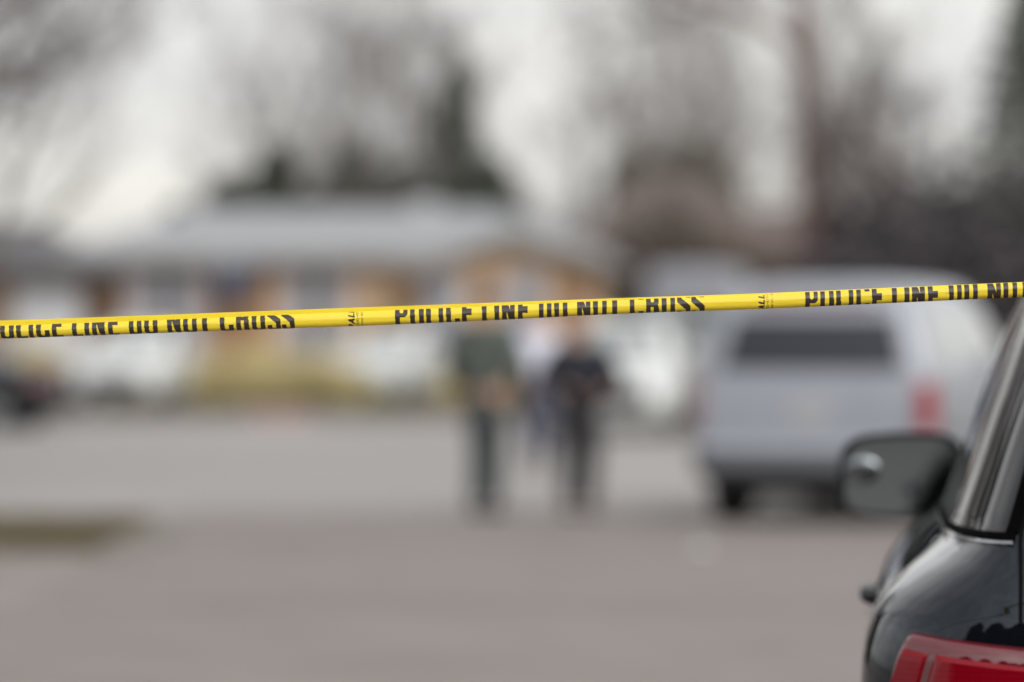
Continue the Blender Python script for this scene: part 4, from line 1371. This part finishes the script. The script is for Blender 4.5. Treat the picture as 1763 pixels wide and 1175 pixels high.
def maker_block(u, v):
    """bold slanted capitals and two small lines, all reading up the tape; u in mm from the block's left"""
    out = np.zeros(u.shape, bool)
    for ch, v0 in (('P', 14.0), ('A', 23.2), ('L', 33.0), ('L', 42.2)):
        X = v - v0 - (12.5 - u) * .22          # reading direction, slanted
        Yl = 12.5 - u                          # up the letter
        if ch == 'L': g_ = ((X > 0) & (X < 2.9) & (Yl > 0) & (Yl < 12.5)) | ((X > 0) & (X < 7.6) & (Yl > 0) & (Yl < 2.7))
        elif ch == 'A': g_ = ((seg_d(X, Yl, .6, .8, 3.9, 11.5) < 1.45) | (seg_d(X, Yl, 7.2, .8, 3.9, 11.5) < 1.45) | ((np.abs(Yl - 4) < 1.1) & (X > 1.6) & (X < 6.4))) & (Yl > 0)
        else: g_ = ((X > 0) & (X < 2.9) & (Yl > 0) & (Yl < 12.5)) | (rrect(X, Yl, -2, 7.4, 5, 12.5, 3) & (X > 0) & ~rrect(X, Yl, 2.8, 4.8, 7.3, 10.2, .8))
        out |= g_
    out |= small_text("1-800-477-77", u, v, 20.6, 16.0, 5.4, 3.35)
    out |= small_text("Engineering, Inc.", u, v, 28.6, 13.0, 4.4, 2.75)
    return out


def tape_material(name, col, ink=False):
    m = mat(name, col, 0.30 if not ink else 0.36, spec=0.55)
    t = m.node_tree
    b = t.nodes["Principled BSDF"]
    c = [n for n in t.nodes if n.type == 'TEX_COORD'][0]
    mp_ = [n for n in t.nodes if n.type == 'MAPPING'][0]
    mp_.inputs["Scale"].default_value = (6, 30, 30)
    n2 = t.nodes.new("ShaderNodeTexNoise")
    n2.inputs["Scale"].default_value = 2.2
    n2.inputs["Detail"].default_value = 2
    bp = t.nodes.new("ShaderNodeBump")
    bp.inputs["Strength"].default_value = 0.40
    bp.inputs["Distance"].default_value = 0.004
    t.links.new(mp_.outputs[0], n2.inputs["Vector"])
    t.links.new(n2.outputs["Fac"], bp.inputs["Height"])
    t.links.new(bp.outputs[0], b.inputs["Normal"])
    if not ink:
        b.inputs["Subsurface Weight"].default_value = 0.0
        tr = t.nodes.new("ShaderNodeBsdfTranslucent")
        tr.inputs["Color"].default_value = (*col, 1)
        mx_ = t.nodes.new("ShaderNodeMixShader")
        mx_.inputs[0].default_value = 0.22
        out = [n for n in t.nodes if n.type == 'OUTPUT_MATERIAL'][0]
        t.links.new(b.outputs[0], mx_.inputs[1])
        t.links.new(tr.outputs[0], mx_.inputs[2])
        t.links.new(mx_.outputs[0], out.inputs[0])
    return m


M["tape"] = tape_material("yellow_tape_film", (0.92, 0.725, 0.045))
M["ink"] = tape_material("tape_ink", (0.030, 0.020, 0.013), True)

XS = [-1400, 0, 250, 600, 800, 1100, 1300, 1700, 3200]
TOPL = [595, 552.3, 543.6, 530.3, 523.2, 512.3, 506, 488.3, 425]     # upper edge of everything seen
BND = [603, 561.5, 552.5, 537.6, 529.2, 515.5, 507.3, 488.6, 425.3]      # upper edge of the printed front layer
BOT = [627, 584.0, 574.6, 562.4, 554.3, 538.8, 533.2, 514.3, 452]     # lower fold
V0X = [-1400, 0, 500, 700, 1100, 1400, 1763, 3200]
V0V = [10.0, 12.8, 15.5, 17.5, 22.0, 23.3, 24.8, 27]


def smooth_interp(x, xs, ys):
    k = np.linspace(-90, 90, 13)
    return sum(np.interp(x + d, xs, ys) for d in k) / 13


upx = np.concatenate([np.arange(-1400, -60, 6.0), np.arange(-60, 1830, 0.72), np.arange(1830, 3200, 6.0)])
U = len(upx)
top_, bnd_, bot_ = (smooth_interp(upx, XS, q) for q in (TOPL, BND, BOT))
v0_ = smooth_interp(upx, V0X, V0V)
xw = (upx - 881.5) * MMPX / 1000.0
wav = 0.0016 * np.sin(upx * .013) + .0010 * np.sin(upx * .031 + 1.2)


def zpx(py): return CAM_H - (py - HORIZON) * MMPX / 1000.0


NV = 60
tt = np.linspace(0, 1, NV + 1)            # across the front layer, lower fold to upper edge
zf0, zf1 = zpx(bot_), zpx(bnd_)
hgt = zf1 - zf0
rolled = 1.0 + 0.12 * np.ones(U)
# front layer: rounds in at both edges, a soft ridge near 60 % of its height
prof_y = -0.0105 * np.where(tt < .5, 1 - (np.abs(.5 - tt) / .5) ** 3.0, 1 - ((tt - .5) / .5) ** 1.6)
zt = tt - .0 * tt
zt = 0.5 - 0.5 * np.cos(np.pi * (0.10 + 0.80 * tt))
zt = (zt - zt[0]) / (zt[-1] - zt[0])
Zf = zf0[:, None] + hgt[:, None] * zt[None, :]
Yf = 7.5 + prof_y[None, :] * np.ones((U, 1)) + wav[:, None] * (0.4 + .6 * tt[None, :])
Xf = np.repeat(xw[:, None], NV + 1, 1)
vmm = v0_[:, None] + (hgt[:, None] * 1000 * 1.06) * tt[None, :]
Vf = np.stack([Xf, Yf, Zf], 2).reshape(-1, 3)
idx = np.arange(U * (NV + 1)).reshape(U, NV + 1)
Ff = np.stack([idx[:-1, :-1], idx[1:, :-1], idx[1:, 1:], idx[:-1, 1:]], 2).reshape(-1, 4)
# printing
uc = 0.5 * (upx[1:] + upx[:-1])
vc = 0.25 * (vmm[:-1, :-1] + vmm[1:, :-1] + vmm[:-1, 1:] + vmm[1:, 1:])
tcn = 0.5 * (tt[1:] + tt[:-1])
bend = np.interp(uc, [0, 500, 1000], [3.2, 2.2, 0.3])[:, None] * ((1 - tcn[None, :]) ** 2.2)
UU = uc[:, None] - bend + np.zeros_like(vc)
ink = np.zeros(vc.shape, bool)
for rep in range(-3, 4):
    for ch, a, b in LEG:
        o_ = a + rep * PER
        i0, i1 = np.searchsorted(uc, o_ - 6), np.searchsorted(uc, o_ + (b - a) + 8)
        if i1 > i0:
            ink[i0:i1] |= glyph(ch, (UU[i0:i1] - o_) * MMPX, vc[i0:i1] - 12.5, (b - a) * MMPX)
    o_ = 599.5 + rep * PER
    i0, i1 = np.searchsorted(uc, o_ - 4), np.searchsorted(uc, o_ + 40)
    if i1 > i0:
        ink[i0:i1] |= maker_block((UU[i0:i1] - o_) * MMPX, vc[i0:i1])
# back layers: lower margin tucked up behind, upper part folded back and standing up behind the front
zb = np.stack([zf0 + .0008, zf0 + .004, zf0 + .012], 1)
yb = np.stack([np.full(U, 7.5022), np.full(U, 7.5045), np.full(U, 7.505)], 1) + wav[:, None] * .4
Vb = np.stack([np.repeat(xw[:, None], 3, 1), yb, zb], 2).reshape(-1, 3)
zr_ = zpx(top_)
cols = [(zf1 - .0002, 7.5022), (zf1 - .005, 7.5040), (zf1 - .011, 7.5046), (zf1 - .0125, 7.5062), (zf1 - .006, 7.5068), (zf1 * .5 + zr_ * .5, 7.5064), (zr_, 7.5070)]
zc = np.stack([c[0] for c in cols], 1)
yc = np.stack([np.full(U, c[1]) for c in cols], 1) + wav[:, None]
Vc = np.stack([np.repeat(xw[:, None], 7, 1), yc, zc], 2).reshape(-1, 3)
nb = len(Vf)
ib = nb + np.arange(U * 3).reshape(U, 3)
Fb = np.stack([ib[:-1, :-1], ib[1:, :-1], ib[1:, 1:], ib[:-1, 1:]], 2).reshape(-1, 4)
ic = nb + len(Vb) + np.arange(U * 7).reshape(U, 7)
Fc = np.stack([ic[:-1, :-1], ic[1:, :-1], ic[1:, 1:], ic[:-1, 1:]], 2).reshape(-1, 4)
# joins at the lower fold and the upper fold
Fj = np.stack([idx[:-1, 0], ib[:-1, 0], ib[1:, 0], idx[1:, 0]], 1)
Fk = np.stack([idx[:-1, -1], idx[1:, -1], ic[1:, 0], ic[:-1, 0]], 1)
me = fast_mesh("police_tape", np.concatenate([Vf, Vb, Vc]), np.concatenate([Ff, Fb, Fc, Fj, Fk]))
me.materials.append(M["tape"])
me.materials.append(M["ink"])
mi = np.zeros(len(me.polygons), np.int32)
mi[:ink.size] = ink.reshape(-1).astype(np.int32)
me.polygons.foreach_set("material_index", mi)
me.polygons.foreach_set("use_smooth", np.ones(len(me.polygons), bool))
tape = link_mesh("police_tape", me, None)
tag(tape, "sharp yellow plastic tape with black capitals stretched across the street", "police tape")
